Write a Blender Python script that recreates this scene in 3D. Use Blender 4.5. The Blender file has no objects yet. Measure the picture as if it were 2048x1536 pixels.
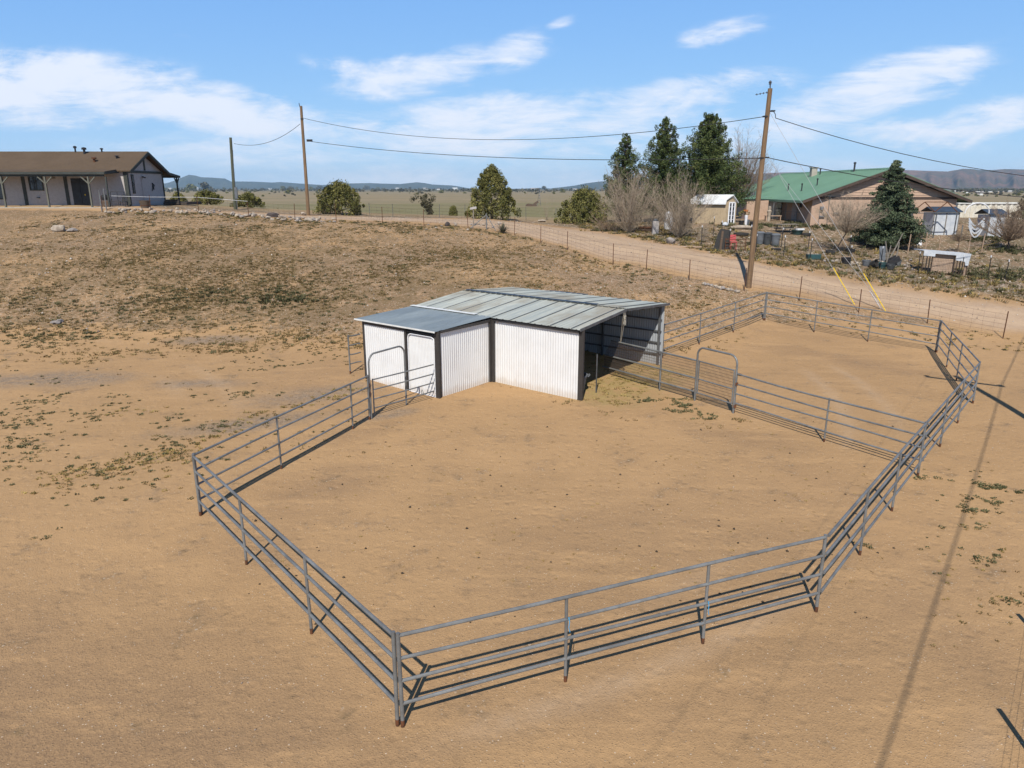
import bpy, bmesh, math, random
import numpy as np
from mathutils import Vector, Matrix, Quaternion, noise

R = math.radians
rng = random.Random(11)
nrg = np.random.default_rng(5)
sc = bpy.context.scene
COL = sc.collection

# ------------------------------------------------------------------ survey of the site
FOC, CX, CY, EYE = 1422.0, 1024.0, 768.0, 7.5
PITCH = math.atan((768 - 376) / FOC)
CP, SP = math.cos(PITCH), math.sin(PITCH)
SUN_AZ, SUN_EL = 10.3, 48.5            # heading the light travels to, height of the sun


def ray(px, py):
    a, b = (px - CX) / FOC, (CY - py) / FOC
    return (a, CP + b * SP, -SP + b * CP)


def at(px, py, Y):
    r = ray(px, py)
    t = Y / r[1]
    return Vector((t * r[0], Y, EYE + t * r[2]))


def flat(px, py, z=0.0):
    r = ray(px, py)
    t = (z - EYE) / r[2]
    return Vector((t * r[0], t * r[1], z))


def zrow(Y, py, px=CX):
    return at(px, py, Y).z


# ------------------------------------------------------------------ terrain heights
FENCE_PX = [(205, 424, 62.3), (302, 424, 62.2), (398, 424, 62), (498, 434, 61), (590, 441, 60), (673, 442, 60),
            (765, 446, 58.5), (848, 451, 58), (936, 456, 58), (1029, 471, 57), (1081, 484, 54.5), (1134, 499, 52),
            (1226, 530, 48), (1292, 540, 46.5), (1378, 563, 44.5), (1488, 584, 42.5), (1598, 603, 41),
            (1717, 625, 39.5), (1855, 645, 38), (2005, 680, 36)]
FAR_PX = [(300, 418, 66), (450, 425, 68), (600, 430, 69), (760, 436, 70), (850, 437, 70), (985, 440, 69),
          (1080, 450, 66), (1180, 462, 62), (1300, 482, 56), (1400, 500, 52), (1500, 520, 49), (1600, 540, 47),
          (1750, 570, 44.5), (1900, 590, 42.5), (2048, 607, 41)]
HILL_PX = [(500, 640, 38), (100, 640, 38), (700, 640, 36.5), (300, 560, 43.5), (50, 560, 43.5), (600, 560, 43.5),
           (800, 560, 43), (300, 500, 50), (50, 500, 50), (600, 500, 50), (850, 500, 51), (1000, 520, 48),
           (1100, 560, 43), (1200, 590, 40), (1100, 530, 48), (50, 450, 57), (300, 450, 57), (125, 459, 56)]
YARD_PX = [(1245, 464, 61), (1355, 475, 59), (1430, 448, 66), (1525, 447, 70), (1625, 450, 68), (1765, 490, 60),
           (1665, 508, 55), (1550, 500, 55), (1450, 497, 55), (1840, 541, 50), (1930, 552, 49), (2048, 562, 48),
           (1915, 500, 58), (1900, 452, 68), (2010, 490, 60), (2000, 445, 70), (1497, 571, 43), (1160, 447, 72)]
PAD_PX = [(0, 416.5, 64), (100, 416, 64), (258, 415, 64.5), (258, 412, 67), (330, 410, 72), (0, 413, 67)]
ctrl = [tuple(at(*p)) for p in FENCE_PX + FAR_PX + HILL_PX + YARD_PX + PAD_PX]
ctrl += [(-30, -12, 0), (0, -12, 0), (30, -12, 0), (-30, 0, 0), (0, 0, 0), (30, 0, 0), (-30, 14, 0), (-12, 14, 0), (0, 12, 0),
         (12, 12, 0), (30, 12, 0), (-28, 24, .02), (-16, 24, 0), (-7.4, 15.5, 0), (-4.8, 22.8, 0), (-2.8, 25.1, 0), (2.5, 25, 0), (7, 24, 0),
         (0, 19, 0), (8, 18, 0), (17, 24.7, 0), (20, 32.8, 0), (14.8, 38.6, .42), (6.5, 30.6, .1), (10, 32, .1),
         (-6, 28.3, .13), (-12, 29, .1), (-22, 31, .12), (-2, 33, .3), (3, 35, .45), (28, 24, 0), (24, 32, -.05),
         (-60, 0, 0), (-60, 25, .2), (-60, 45, 2.3), (-60, 58, 5.0), (-60, 66, 5.85), (-60, 80, 5.8), (-42, 80, 5.9), (-30, 80, 5.5),
         (60, 0, -.1), (60, 25, -.3), (45, 36, -.1), (60, 50, 1.5), (60, 70, 3.8), (60, 95, 3.6), (30, 97, 4), (45, 97, 4),
         (0, 82, 4.4), (-20, 82, 5), (15, 84, 4.3), (-60, 100, 5), (0, 100, 4)]
cp = np.array(ctrl, float)


def _phi(r2):
    return np.where(r2 > 1e-9, .5 * r2 * np.log(np.maximum(r2, 1e-9)), 0.0)


def _fit():
    n = len(cp)
    d2 = ((cp[:, None, :2] - cp[None, :, :2]) ** 2).sum(-1)
    K = _phi(d2) + np.eye(n) * 6.0
    Pm = np.hstack([np.ones((n, 1)), cp[:, :2]])
    A = np.zeros((n + 3, n + 3))
    A[:n, :n] = K
    A[:n, n:] = Pm
    A[n:, :n] = Pm.T
    return np.linalg.solve(A, np.concatenate([cp[:, 2], np.zeros(3)]))


W = _fit()


def sst(a, b, x):
    t = np.clip((x - a) / (b - a), 0, 1)
    return t * t * (3 - 2 * t)


PLAIN = -2.0
_ph = nrg.uniform(0, 6.28, 40)


def wob(x, y, s):
    """soft pseudo noise, about -1..1"""
    return (np.sin(x * s * 1.0 + y * s * .6 + _ph[0]) + np.sin(x * s * -.7 + y * s * 1.3 + _ph[1]) +
            np.sin(x * s * 1.9 - y * s * 1.1 + _ph[2]) * .6 + np.sin(x * s * .4 + y * s * 2.3 + _ph[3]) * .5 +
            np.sin(x * s * 3.1 + y * s * 2.2 + _ph[4]) * .3) / 3.0


def height(x, y):
    x = np.asarray(x, float)
    y = np.asarray(y, float)
    shp = x.shape
    x = x.ravel()
    y = y.ravel()
    xc, yc = np.clip(x, -65, 65), np.clip(y, -14, 100)
    out = np.empty_like(x)
    for i in range(0, len(x), 20000):
        s = slice(i, i + 20000)
        d2 = (xc[s, None] - cp[None, :, 0]) ** 2 + (yc[s, None] - cp[None, :, 1]) ** 2
        out[s] = _phi(d2) @ W[:-3] + W[-3] + W[-2] * xc[s] + W[-1] * yc[s]
    y0 = 80 + 24 * sst(8, 24, x)
    k = np.maximum(sst(0, 62, y - y0), sst(68, 130, np.abs(x)) * sst(20, 60, y))
    far = PLAIN + 1.2 * wob(x, y, .006) * sst(150, 400, y)
    hill = sst(.15, .8, out) * (1 - k)
    out = out + hill * (.07 * wob(x, y, .55) + .035 * wob(x + 9, y, 1.7)) + (1 - hill) * (1 - k) * .02 * wob(x, y, .8)
    return (out * (1 - k) + far * k).reshape(shp)


GX0, GX1, GY0, GY1, GS = -75.0, 75.0, -16.0, 240.0, .5
_gx = np.arange(GX0, GX1 + GS, GS)
_gy = np.arange(GY0, GY1 + GS, GS)
_XX, _YY = np.meshgrid(_gx, _gy, indexing='ij')
GRID = height(_XX, _YY)


def hz(x, y):
    if x < GX0 or x > GX1 - 1 or y < GY0 or y > GY1 - 1:
        return float(height(np.array([x]), np.array([y]))[0])
    fx, fy = (x - GX0) / GS, (y - GY0) / GS
    i, j = int(fx), int(fy)
    a, b = fx - i, fy - j
    return float(GRID[i, j] * (1 - a) * (1 - b) + GRID[i + 1, j] * a * (1 - b) + GRID[i, j + 1] * (1 - a) * b + GRID[i + 1, j + 1] * a * b)


def G(x, y, dz=0.0):
    return Vector((x, y, hz(x, y) + dz))


def T(px, py, near=5.0, farY=900.0):
    """where the sight line through a surveyed point meets the ground"""
    r = ray(px, py)
    Y, st = near, .25
    while Y < farY:
        t = Y / r[1]
        if EYE + t * r[2] <= hz(t * r[0], Y):
            lo, hi = Y - st, Y
            for _ in range(18):
                m = (lo + hi) / 2
                t = m / r[1]
                if EYE + t * r[2] <= hz(t * r[0], m):
                    hi = m
                else:
                    lo = m
            t = hi / r[1]
            return Vector((t * r[0], hi, hz(t * r[0], hi)))
        st = max(.25, Y * .004)
        Y += st
    t = farY / r[1]
    return Vector((t * r[0], farY, hz(t * r[0], farY)))


def D(px, Y):
    """ground point on the bearing of column px at distance Y"""
    z = 0.0
    x = 0.0
    for _ in range(6):
        f = Y * CP - (z - EYE) * SP
        x = (px - CX) / FOC * f
        z = hz(x, Y)
    return Vector((x, Y, z))


# ------------------------------------------------------------------ materials
def lin(c):
    return tuple((v / 12.92 if v <= .04045 else ((v + .055) / 1.055) ** 2.4) for v in c)


class NT:
    def __init__(s, name):
        s.m = bpy.data.materials.new(name)
        s.m.use_nodes = True
        s.t = s.m.node_tree
        s.b = s.t.nodes['Principled BSDF']
        s.out = s.t.nodes['Material Output']

    def n(s, typ, **kw):
        nd = s.t.nodes.new(typ)
        for k, v in kw.items():
            if k in ('ins',):
                for kk, vv in v.items():
                    s.put(nd.inputs[kk], vv)
            else:
                setattr(nd, k, v)
        return nd

    def put(s, sock, v):
        if isinstance(v, bpy.types.NodeSocket):
            s.t.links.new(v, sock)
        elif isinstance(v, bpy.types.Node):
            s.t.links.new(v.outputs[0], sock)
        else:
            if isinstance(v, (tuple, list)) and len(v) == 3 and sock.type == 'RGBA':
                v = (*v, 1)
            sock.default_value = v

    def noise(s, vec, scale, detail=4, rough=.55, dist=0.0):
        nd = s.n('ShaderNodeTexNoise', ins={'Vector': vec, 'Scale': scale, 'Detail': detail, 'Roughness': rough, 'Distortion': dist})
        return nd.outputs['Fac']

    def voro(s, vec, scale, feature='F1', rnd=1.0):
        nd = s.n('ShaderNodeTexVoronoi', feature=feature, ins={'Vector': vec, 'Scale': scale, 'Randomness': rnd})
        return nd

    def rng(s, v, a, b, c=0.0, d=1.0, smooth=True):
        nd = s.n('ShaderNodeMapRange', ins={0: v, 1: a, 2: b, 3: c, 4: d})
        nd.interpolation_type = 'SMOOTHSTEP' if smooth else 'LINEAR'
        nd.clamp = True
        return nd.outputs[0]

    def math(s, op, a, b=0.0, clamp=False):
        nd = s.n('ShaderNodeMath', operation=op, ins={0: a, 1: b})
        nd.use_clamp = clamp
        return nd.outputs[0]

    def mix(s, f, a, b, mode='MIX'):
        nd = s.n('ShaderNodeMix', data_type='RGBA', blend_type=mode)
        s.put(nd.inputs[0], f)
        s.put(nd.inputs[6], a)
        s.put(nd.inputs[7], b)
        return nd.outputs[2]

    def attr(s, name):
        return s.n('ShaderNodeAttribute', attribute_name=name).outputs['Fac']

    def obj(s, scale=(1, 1, 1), src='Object'):
        tc = s.n('ShaderNodeTexCoord')
        mp = s.n('ShaderNodeMapping', ins={'Vector': tc.outputs[src], 'Scale': scale})
        return mp.outputs[0]

    def pos(s):
        return s.n('ShaderNodeNewGeometry').outputs['Position']

    def bump(s, h, strength=.3, dist=.02, normal=None):
        nd = s.n('ShaderNodeBump', ins={'Height': h, 'Strength': strength, 'Distance': dist})
        if normal is not None:
            s.put(nd.inputs['Normal'], normal)
        return nd.outputs[0]

    def fin(s, color=None, rough=None, metal=None, normal=None, spec=None):
        for k, v in (('Base Color', color), ('Roughness', rough), ('Metallic', metal), ('Normal', normal), ('Specular IOR Level', spec)):
            if v is not None:
                s.put(s.b.inputs[k], v)
        return s.m


def mk(name, c1, c2=None, scale=3.0, rough=.7, metal=0.0, bump=0.0, stretch=(1, 1, 1), spec=.35, fine=.35):
    """a painted, wooden or metal surface with two tones mottled by noise"""
    t = NT(name)
    v = t.obj(stretch)
    if c2 is None:
        c2 = tuple(x * .72 for x in c1)
    f = t.rng(t.noise(v, scale, 6, .6), .32, .68)
    c = t.mix(f, c1, c2)
    g = t.noise(v, scale * 9, 3, .6)
    c = t.mix(t.rng(g, .35, .75, 0, fine), c, tuple(x * .6 for x in c2))
    nrm = t.bump(g, bump, .02) if bump else None
    return t.fin(c, t.rng(g, .3, .7, max(.05, rough - .1), min(1, rough + .1)), metal, nrm, spec)


M = {}
M['steel'] = mk('galvanised_pipe', (.245, .25, .245), (.155, .155, .15), 2.2, .55, .35, .05)
M['steel_dark'] = mk('weathered_pipe', (.16, .165, .17), (.10, .10, .10), 3, .55, .4)
M['rust'] = mk('rusty_steel', (.16, .06, .025), (.07, .035, .02), 14, .85, .1, .3)
M['rust_wire'] = mk('rusty_wire', (.10, .065, .045), (.07, .055, .045), 4, .8, .1)
M['white_metal'] = mk('white_steel_sheet', (.74, .74, .73), (.69, .685, .67), .5, .45, 0, 0, (1, 1, .5), .35, .05)


def white_wall_mat():
    t = NT('white_steel_sheet')
    p = t.obj()
    sep = t.n('ShaderNodeSeparateXYZ', ins={0: p})
    n1 = t.noise(p, 1.3, 5, .6)
    n2 = t.noise(t.obj((3, 3, .6)), 2.5, 5, .65)
    c = t.mix(t.rng(n1, .4, .65), (.67, .67, .66), (.63, .625, .61))
    mud = t.math('MULTIPLY', t.rng(t.math('SUBTRACT', sep.outputs[2], t.math('MULTIPLY', n2, .55)), .06, -.2), .35)
    c = t.mix(mud, c, (.42, .31, .2))
    c = t.mix(t.rng(n2, .6, .8, 0, .1), c, (.5, .46, .4))
    return t.fin(c, .45, 0, None, .35)


M['white_metal'] = white_wall_mat()
M['white_inner'] = mk('unpainted_steel_sheet', (.40, .42, .44), (.33, .35, .37), 1.0, .5, .1, 0, (1, 1, .5), .35, .1)
M['trim'] = mk('dark_brown_trim', (.052, .046, .042), (.04, .036, .033), 2, .5)
M['black_steel'] = mk('black_steel', (.03, .032, .035), (.02, .02, .022), 3, .5)
M['blue_roof'] = mk('blue_grey_steel_roof', (.255, .29, .295), (.165, .195, .21), .7, .6, .0, .03, (1, .35, 1), .25, .12)
M['dark_roof'] = mk('dark_blue_roof', (.06, .08, .11), (.045, .06, .08), 2, .5, .2)
M['flash'] = mk('white_flashing', (.74, .74, .71), (.6, .6, .57), 3, .5)
M['wood_pole'] = mk('brown_pole_wood', (.25, .158, .085), (.14, .088, .05), 2.5, .85, 0, .4, (6, 6, .35))
M['wood_green'] = mk('green_treated_pole_wood', (.10, .105, .065), (.06, .065, .045), 2.5, .85, 0, .4, (6, 6, .35))
M['wood_old'] = mk('grey_weathered_wood', (.27, .235, .19), (.16, .14, .12), 3, .9, 0, .3, (1, 5, 1))
M['wood_tan'] = mk('tan_plywood', (.46, .33, .24), (.38, .27, .19), 2, .8)
M['wood_brown'] = mk('brown_planks', (.13, .085, .055), (.08, .055, .04), 3, .85, 0, .3, (1, 1, 5))
M['rope'] = mk('pale_rope', (.5, .46, .38), (.35, .32, .26), 30, .9)
M['cable'] = mk('black_cable', (.028, .028, .03), (.02, .02, .02), 4, .6)
M['guy'] = mk('galvanised_strand', (.5, .5, .5), (.4, .4, .4), 4, .5, .3)
M['yellow'] = mk('yellow_plastic', (.82, .56, .01), (.75, .48, .01), 2, .45)
M['whiteplastic'] = mk('white_plastic', (.78, .78, .78), (.66, .66, .68), 3, .5)
M['tarp'] = mk('white_tarp', (.56, .58, .6), (.42, .45, .49), 2.5, .7, 0, .3)
M['blackplastic'] = mk('black_plastic', (.03, .03, .032), (.022, .022, .025), 4, .5)
M['greyplastic'] = mk('grey_plastic', (.15, .16, .175), (.11, .12, .13), 3, .55)
M['darkgreyplastic'] = mk('charcoal_plastic', (.06, .065, .07), (.045, .05, .05), 3, .55)
M['red'] = mk('red_plastic', (.5, .085, .09), (.42, .07, .075), 3, .5)
M['teal'] = mk('teal_plastic', (.035, .10, .10), (.03, .075, .08), 3, .5)
M['rubber'] = mk('black_rubber', (.028, .027, .026), (.04, .036, .032), 4, .85)
M['blue_tie'] = mk('blue_twine', (.05, .35, .6), (.04, .28, .5), 4, .7)
M['insulator'] = mk('grey_insulator', (.10, .10, .11), (.07, .07, .08), 4, .4)
M['stucco_pink'] = mk('pink_tan_siding', (.47, .325, .235), (.43, .295, .21), .7, .85, 0, .1)
M['siding_grey'] = mk('pale_grey_pink_siding', (.42, .39, .372), (.385, .355, .335), .6, .8, 0, .08)
M['house_trim'] = mk('dark_green_grey_trim', (.055, .06, .052), (.04, .045, .04), 2, .7)
M['house_post'] = mk('grey_green_post', (.15, .145, .115), (.10, .10, .08), 2, .8, 0, .2, (4, 4, .6))
M['brown_trim'] = mk('dark_brown_fascia', (.09, .06, .045), (.06, .042, .034), 2, .7)
M['shed_tan'] = mk('tan_shed_wall', (.43, .33, .21), (.37, .285, .18), 1.2, .8, 0, .05, (1, 1, .3))
M['shed_roof'] = mk('white_shed_roof', (.74, .75, .74), (.6, .61, .61), 1.5, .45, .1)
M['glass'] = mk('dark_window_glass', (.02, .024, .03), (.035, .04, .045), 1.2, .12, 0, 0, (1, 1, 1), .6)
M['concrete'] = mk('pale_concrete', (.42, .38, .32), (.34, .31, .26), 2, .9, 0, .2)
M['pot'] = mk('brown_tub', (.12, .09, .065), (.085, .065, .05), 4, .8)
M['deck'] = mk('dark_deck_boards', (.075, .06, .05), (.05, .042, .036), 3, .85, 0, .2, (1, 5, 1))
M['stone_pale'] = mk('pale_stone', (.46, .39, .31), (.27, .22, .17), 3.5, .9, 0, .5)
M['stone_grey'] = mk('grey_stone', (.34, .30, .27), (.2, .175, .16), 3, .9, 0, .5)
M['stone_dark'] = mk('dark_stone', (.09, .075, .07), (.06, .05, .048), 3, .9, 0, .5)
M['orange'] = mk('orange_flowers', (.6, .16, .03), (.35, .14, .03), 14, .8)
M['container'] = mk('cream_container_steel', (.66, .63, .55), (.55, .5, .4), 1.2, .6)
M['bark'] = mk('brown_bark', (.13, .095, .07), (.075, .055, .042), 6, .95, 0, .5, (3, 3, 1))
M['twig'] = mk('grey_twigs', (.36, .29, .215), (.28, .22, .16), 2, .9)
M['twig_brown'] = mk('brown_twigs', (.27, .195, .135), (.19, .135, .095), 2, .9)


def shingle_mat():
    t = NT('brown_shingles')
    p = t.obj()
    f = t.noise(p, 9, 5, .7)
    g = t.noise(p, .6, 3)
    w = t.n('ShaderNodeTexBrick', ins={'Vector': p, 'Scale': 3.2, 'Mortar Size': .012, 'Color1': (.098, .068, .044, 1), 'Color2': (.078, .054, .035, 1), 'Mortar': (.055, .04, .027, 1)})
    c = t.mix(t.rng(f, .3, .7, 0, .5), w.outputs[0], (.12, .085, .056))
    c = t.mix(t.rng(g, .4, .7, 0, .3), c, (.125, .088, .06))
    return t.fin(c, .95, 0, t.bump(f, .3, .02), .2)


M['shingle'] = shingle_mat()


def galv_roof_mat():
    t = NT('weathered_galvanised_roof')
    p = t.obj((5.5, .22, 1))
    a = t.noise(p, 1.0, 8, .72)
    b = t.noise(t.obj((.5, .3, 1)), 1.2, 5, .6)
    c = t.mix(t.rng(a, .38, .64), (.43, .44, .385), (.30, .32, .295))
    c = t.mix(t.rng(b, .46, .66, 0, .75), c, (.26, .23, .175))
    c = t.mix(t.rng(b, .5, .36, 0, .4), c, (.26, .295, .295))
    return t.fin(c, t.rng(a, .3, .7, .6, .75), .0, None, .22)


M['galv_roof'] = galv_roof_mat()


def green_roof_mat():
    t = NT('green_steel_roof')
    a = t.noise(t.obj((.3, .3, .3)), 1.0, 5, .6)
    c = t.mix(t.rng(a, .35, .65), (.15, .265, .18), (.13, .235, .16))
    return t.fin(c, .55, 0.0, None, .4)


M['green_roof'] = green_roof_mat()


def leaf_mat(name, dark, mid, light):
    t = NT(name)
    a = t.attr('tint')
    c = t.mix(t.rng(a, 0, .5, smooth=False), dark, mid)
    c = t.mix(t.rng(a, .5, 1, smooth=False), c, light)
    m = t.fin(c, .75, 0, None, .2)
    return m


M['juniper'] = leaf_mat('juniper_foliage', (.045, .048, .014), (.135, .13, .036), (.25, .215, .075))
M['pine'] = leaf_mat('pine_foliage', (.022, .034, .012), (.066, .092, .028), (.165, .175, .06))
M['cedar'] = leaf_mat('cedar_foliage', (.026, .040, .022), (.072, .098, .052), (.16, .18, .10))
M['scrub'] = leaf_mat('grey_green_scrub', (.045, .042, .025), (.085, .078, .045), (.14, .125, .08))
M['weed_green'] = leaf_mat('green_weeds', (.045, .048, .020), (.095, .094, .042), (.165, .15, .075))
M['weed_brown'] = leaf_mat('brown_weeds', (.095, .066, .024), (.165, .118, .046), (.26, .195, .085))
M['drygrass'] = leaf_mat('dry_grass', (.12, .09, .03), (.26, .19, .06), (.38, .28, .1))
M['yucca'] = leaf_mat('yucca_leaves', (.05, .055, .035), (.11, .105, .065), (.2, .18, .12))
M['dung'] = leaf_mat('dark_chips', (.035, .028, .02), (.06, .045, .03), (.10, .075, .05))
M['gravel'] = leaf_mat('loose_gravel', (.13, .10, .085), (.32, .26, .21), (.62, .57, .5))


# ------------------------------------------------------------------ mesh builders
class MB:
    def __init__(s):
        s.v, s.f, s.mi, s.cur = [], [], [], 0

    def add(s, vs, fs):
        o = len(s.v)
        s.v.extend(tuple(map(float, q)) for q in vs)
        for f in fs:
            s.f.append(tuple(o + i for i in f))
            s.mi.append(s.cur)
        return s

    def box(s, c, d, rz=0.0, rx=0.0, ry=0.0):
        x, y, z = d[0] / 2, d[1] / 2, d[2] / 2
        m = Matrix.Translation(c) @ Matrix.Rotation(rz, 4, 'Z') @ Matrix.Rotation(ry, 4, 'Y') @ Matrix.Rotation(rx, 4, 'X')
        vs = [m @ Vector(q) for q in ((-x, -y, -z), (x, -y, -z), (x, y, -z), (-x, y, -z), (-x, -y, z), (x, -y, z), (x, y, z), (-x, y, z))]
        return s.add(vs, [(0, 3, 2, 1), (4, 5, 6, 7), (0, 1, 5, 4), (1, 2, 6, 5), (2, 3, 7, 6), (3, 0, 4, 7)])

    def bar(s, a, b, w, h=None):
        """square-section bar from a to b"""
        a, b = Vector(a), Vector(b)
        h = h or w
        d = (b - a).normalized()
        up = Vector((0, 0, 1)) if abs(d.z) < .95 else Vector((0, 1, 0))
        p = d.cross(up).normalized() * w / 2
        q = p.cross(d).normalized() * h / 2
        vs = [a - p - q, a + p - q, a + p + q, a - p + q, b - p - q, b + p - q, b + p + q, b - p + q]
        return s.add(vs, [(0, 3, 2, 1), (4, 5, 6, 7), (0, 1, 5, 4), (1, 2, 6, 5), (2, 3, 7, 6), (3, 0, 4, 7)])

    def tube(s, pts, r, n=8, cap=True):
        pts = [Vector(p) for p in pts]
        rs = r if isinstance(r, (list, tuple)) else [r] * len(pts)
        vs, fs = [], []
        ref = None
        for i, p in enumerate(pts):
            d = (pts[min(i + 1, len(pts) - 1)] - pts[max(i - 1, 0)]).normalized()
            if ref is None:
                up = Vector((0, 0, 1)) if abs(d.z) < .9 else Vector((1, 0, 0))
                ref = d.cross(up).normalized()
            else:
                ref = (ref - d * ref.dot(d)).normalized()
            q = d.cross(ref)
            for k in range(n):
                a = 2 * math.pi * k / n
                vs.append(p + (ref * math.cos(a) + q * math.sin(a)) * rs[i])
        for i in range(len(pts) - 1):
            for k in range(n):
                k2 = (k + 1) % n
                fs.append((i * n + k, i * n + k2, (i + 1) * n + k2, (i + 1) * n + k))
        if cap:
            fs.append(tuple(range(n - 1, -1, -1)))
            fs.append(tuple((len(pts) - 1) * n + k for k in range(n)))
        return s.add(vs, fs)

    def lathe(s, prof, c=(0, 0, 0), n=16):
        vs, fs = [], []
        for r, z in prof:
            for k in range(n):
                a = 2 * math.pi * k / n
                vs.append((c[0] + r * math.cos(a), c[1] + r * math.sin(a), c[2] + z))
        for i in range(len(prof) - 1):
            for k in range(n):
                k2 = (k + 1) % n
                fs.append((i * n + k, i * n + k2, (i + 1) * n + k2, (i + 1) * n + k))
        if prof[0][0] > 0:
            fs.append(tuple(range(n - 1, -1, -1)))
        if prof[-1][0] > 0:
            fs.append(tuple((len(prof) - 1) * n + k for k in range(n)))
        return s.add(vs, fs)

    def prism(s, poly, ext):
        """closed polygon (3-D points) pushed along vector ext"""
        n = len(poly)
        e = Vector(ext)
        vs = [Vector(p) for p in poly] + [Vector(p) + e for p in poly]
        fs = [tuple(range(n - 1, -1, -1)), tuple(range(n, 2 * n))] + [(i, (i + 1) % n, n + (i + 1) % n, n + i) for i in range(n)]
        return s.add(vs, fs)

    def corrug(s, a, b, z0, z1, pitch=.115, amp=.012, nrm=None, top=None, per=6):
        """upright corrugated sheet from a to b (2-D points); top(t) gives the upper edge height"""
        a, b = Vector((a[0], a[1])), Vector((b[0], b[1]))
        L = (b - a).length
        d = (b - a) / L
        nn = Vector((d.y, -d.x))
        N = max(2, int(L / pitch * per))
        vs, fs = [], []
        for i in range(N + 1):
            t = i / N
            o = math.sin(2 * math.pi * t * L / pitch)
            o = max(-1, min(1, o * 1.5)) * amp
            p = a + d * (t * L) + nn * o
            vs += [(p.x, p.y, z0), (p.x, p.y, top(t) if top else z1)]
        for i in range(N):
            fs.append((2 * i, 2 * i + 2, 2 * i + 3, 2 * i + 1))
        return s.add(vs, fs)

    def build(s, name, mats, parent=None, smooth=False, world=False, bev=0.0):
        me = bpy.data.meshes.new(name)
        vs = s.v
        if len(vs) > 6000:
            V = np.array(vs, np.float32)
            if world and parent is not None:
                V = V - np.array(ROOT[parent.name], np.float32)
            return tri_mesh(name, V, s.f, mats, parent)
        if world and parent is not None:
            o = ROOT[parent.name]
            vs = [(a - o[0], b - o[1], c - o[2]) for a, b, c in vs]
        me.from_pydata(vs, [], s.f)
        if not isinstance(mats, (list, tuple)):
            mats = [mats]
        for m in mats:
            me.materials.append(M[m] if isinstance(m, str) else m)
        if len(mats) > 1:
            me.polygons.foreach_set('material_index', s.mi)
        if smooth:
            me.polygons.foreach_set('use_smooth', [True] * len(me.polygons))
            if smooth != 'all':
                try:
                    me.set_sharp_from_angle(angle=R(38))
                except Exception:
                    pass
        bm = bmesh.new()
        bm.from_mesh(me)
        bmesh.ops.recalc_face_normals(bm, faces=bm.faces)
        if bev:
            es = [e for e in bm.edges if len(e.link_faces) == 2 and e.calc_face_angle(0) > .6]
            bmesh.ops.bevel(bm, geom=es, offset=bev, segments=2, affect='EDGES', profile=.7)
        bm.to_mesh(me)
        bm.free()
        ob = bpy.data.objects.new(name, me)
        COL.objects.link(ob)
        if parent is not None:
            ob.parent = parent
            ROOT[ob.name] = ROOT.get(parent.name, (0, 0, 0))
        return ob


ROOT = {}


def np_mesh(name, V, F, mat, parent=None, attrs=None, world=False, smooth=False):
    V = np.asarray(V, np.float32)
    F = np.asarray(F, np.int32)
    if world and parent is not None:
        V = V - np.array(ROOT[parent.name], np.float32)
    me = bpy.data.meshes.new(name)
    k = F.shape[1]
    me.vertices.add(len(V))
    me.vertices.foreach_set('co', V.ravel())
    me.loops.add(F.size)
    me.loops.foreach_set('vertex_index', F.ravel())
    me.polygons.add(len(F))
    me.polygons.foreach_set('loop_start', np.arange(0, F.size, k, dtype=np.int32))
    try:
        me.polygons.foreach_set('loop_total', np.full(len(F), k, np.int32))
    except Exception:
        pass
    if smooth:
        me.polygons.foreach_set('use_smooth', np.ones(len(F), bool))
    me.update(calc_edges=True)
    for a, val in (attrs or {}).items():
        at_ = me.attributes.new(a, 'FLOAT', 'POINT')
        at_.data.foreach_set('value', np.asarray(val, np.float32).ravel())
    me.materials.append(M[mat] if isinstance(mat, str) else mat)
    ob = bpy.data.objects.new(name, me)
    COL.objects.link(ob)
    if parent is not None:
        ob.parent = parent
        ROOT[ob.name] = ROOT.get(parent.name, (0, 0, 0))
    return ob


def tag(o, label=None, cat=None, group=None, kind=None):
    if label:
        o['label'] = label
    if cat:
        o['category'] = cat
    if group:
        o['group'] = group
    if kind:
        o['kind'] = kind
    return o


def thing(name, label, cat, loc=(0, 0, 0), rz=0.0, group=None):
    o = bpy.data.objects.new(name, None)
    o.empty_display_size = .2
    COL.objects.link(o)
    o.location = loc
    o.rotation_euler = (0, 0, rz)
    ROOT[o.name] = tuple(loc)
    return tag(o, label, cat, group)


def copy_tree(o, parent=None):
    c = o.copy()
    COL.objects.link(c)
    if parent is not None:
        c.parent = parent
    for ch in list(o.children):
        copy_tree(ch, c)
    return c


def tri_mesh(name, V, faces, mat, parent):
    """fast path for meshes of very many small faces"""
    me = bpy.data.meshes.new(name)
    me.from_pydata(V.tolist(), [], faces)
    mat = mat if not isinstance(mat, (list, tuple)) else mat[0]
    me.materials.append(M[mat] if isinstance(mat, str) else mat)
    ob = bpy.data.objects.new(name, me)
    COL.objects.link(ob)
    if parent is not None:
        ob.parent = parent
        ROOT[ob.name] = ROOT.get(parent.name, (0, 0, 0))
    return ob


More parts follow.
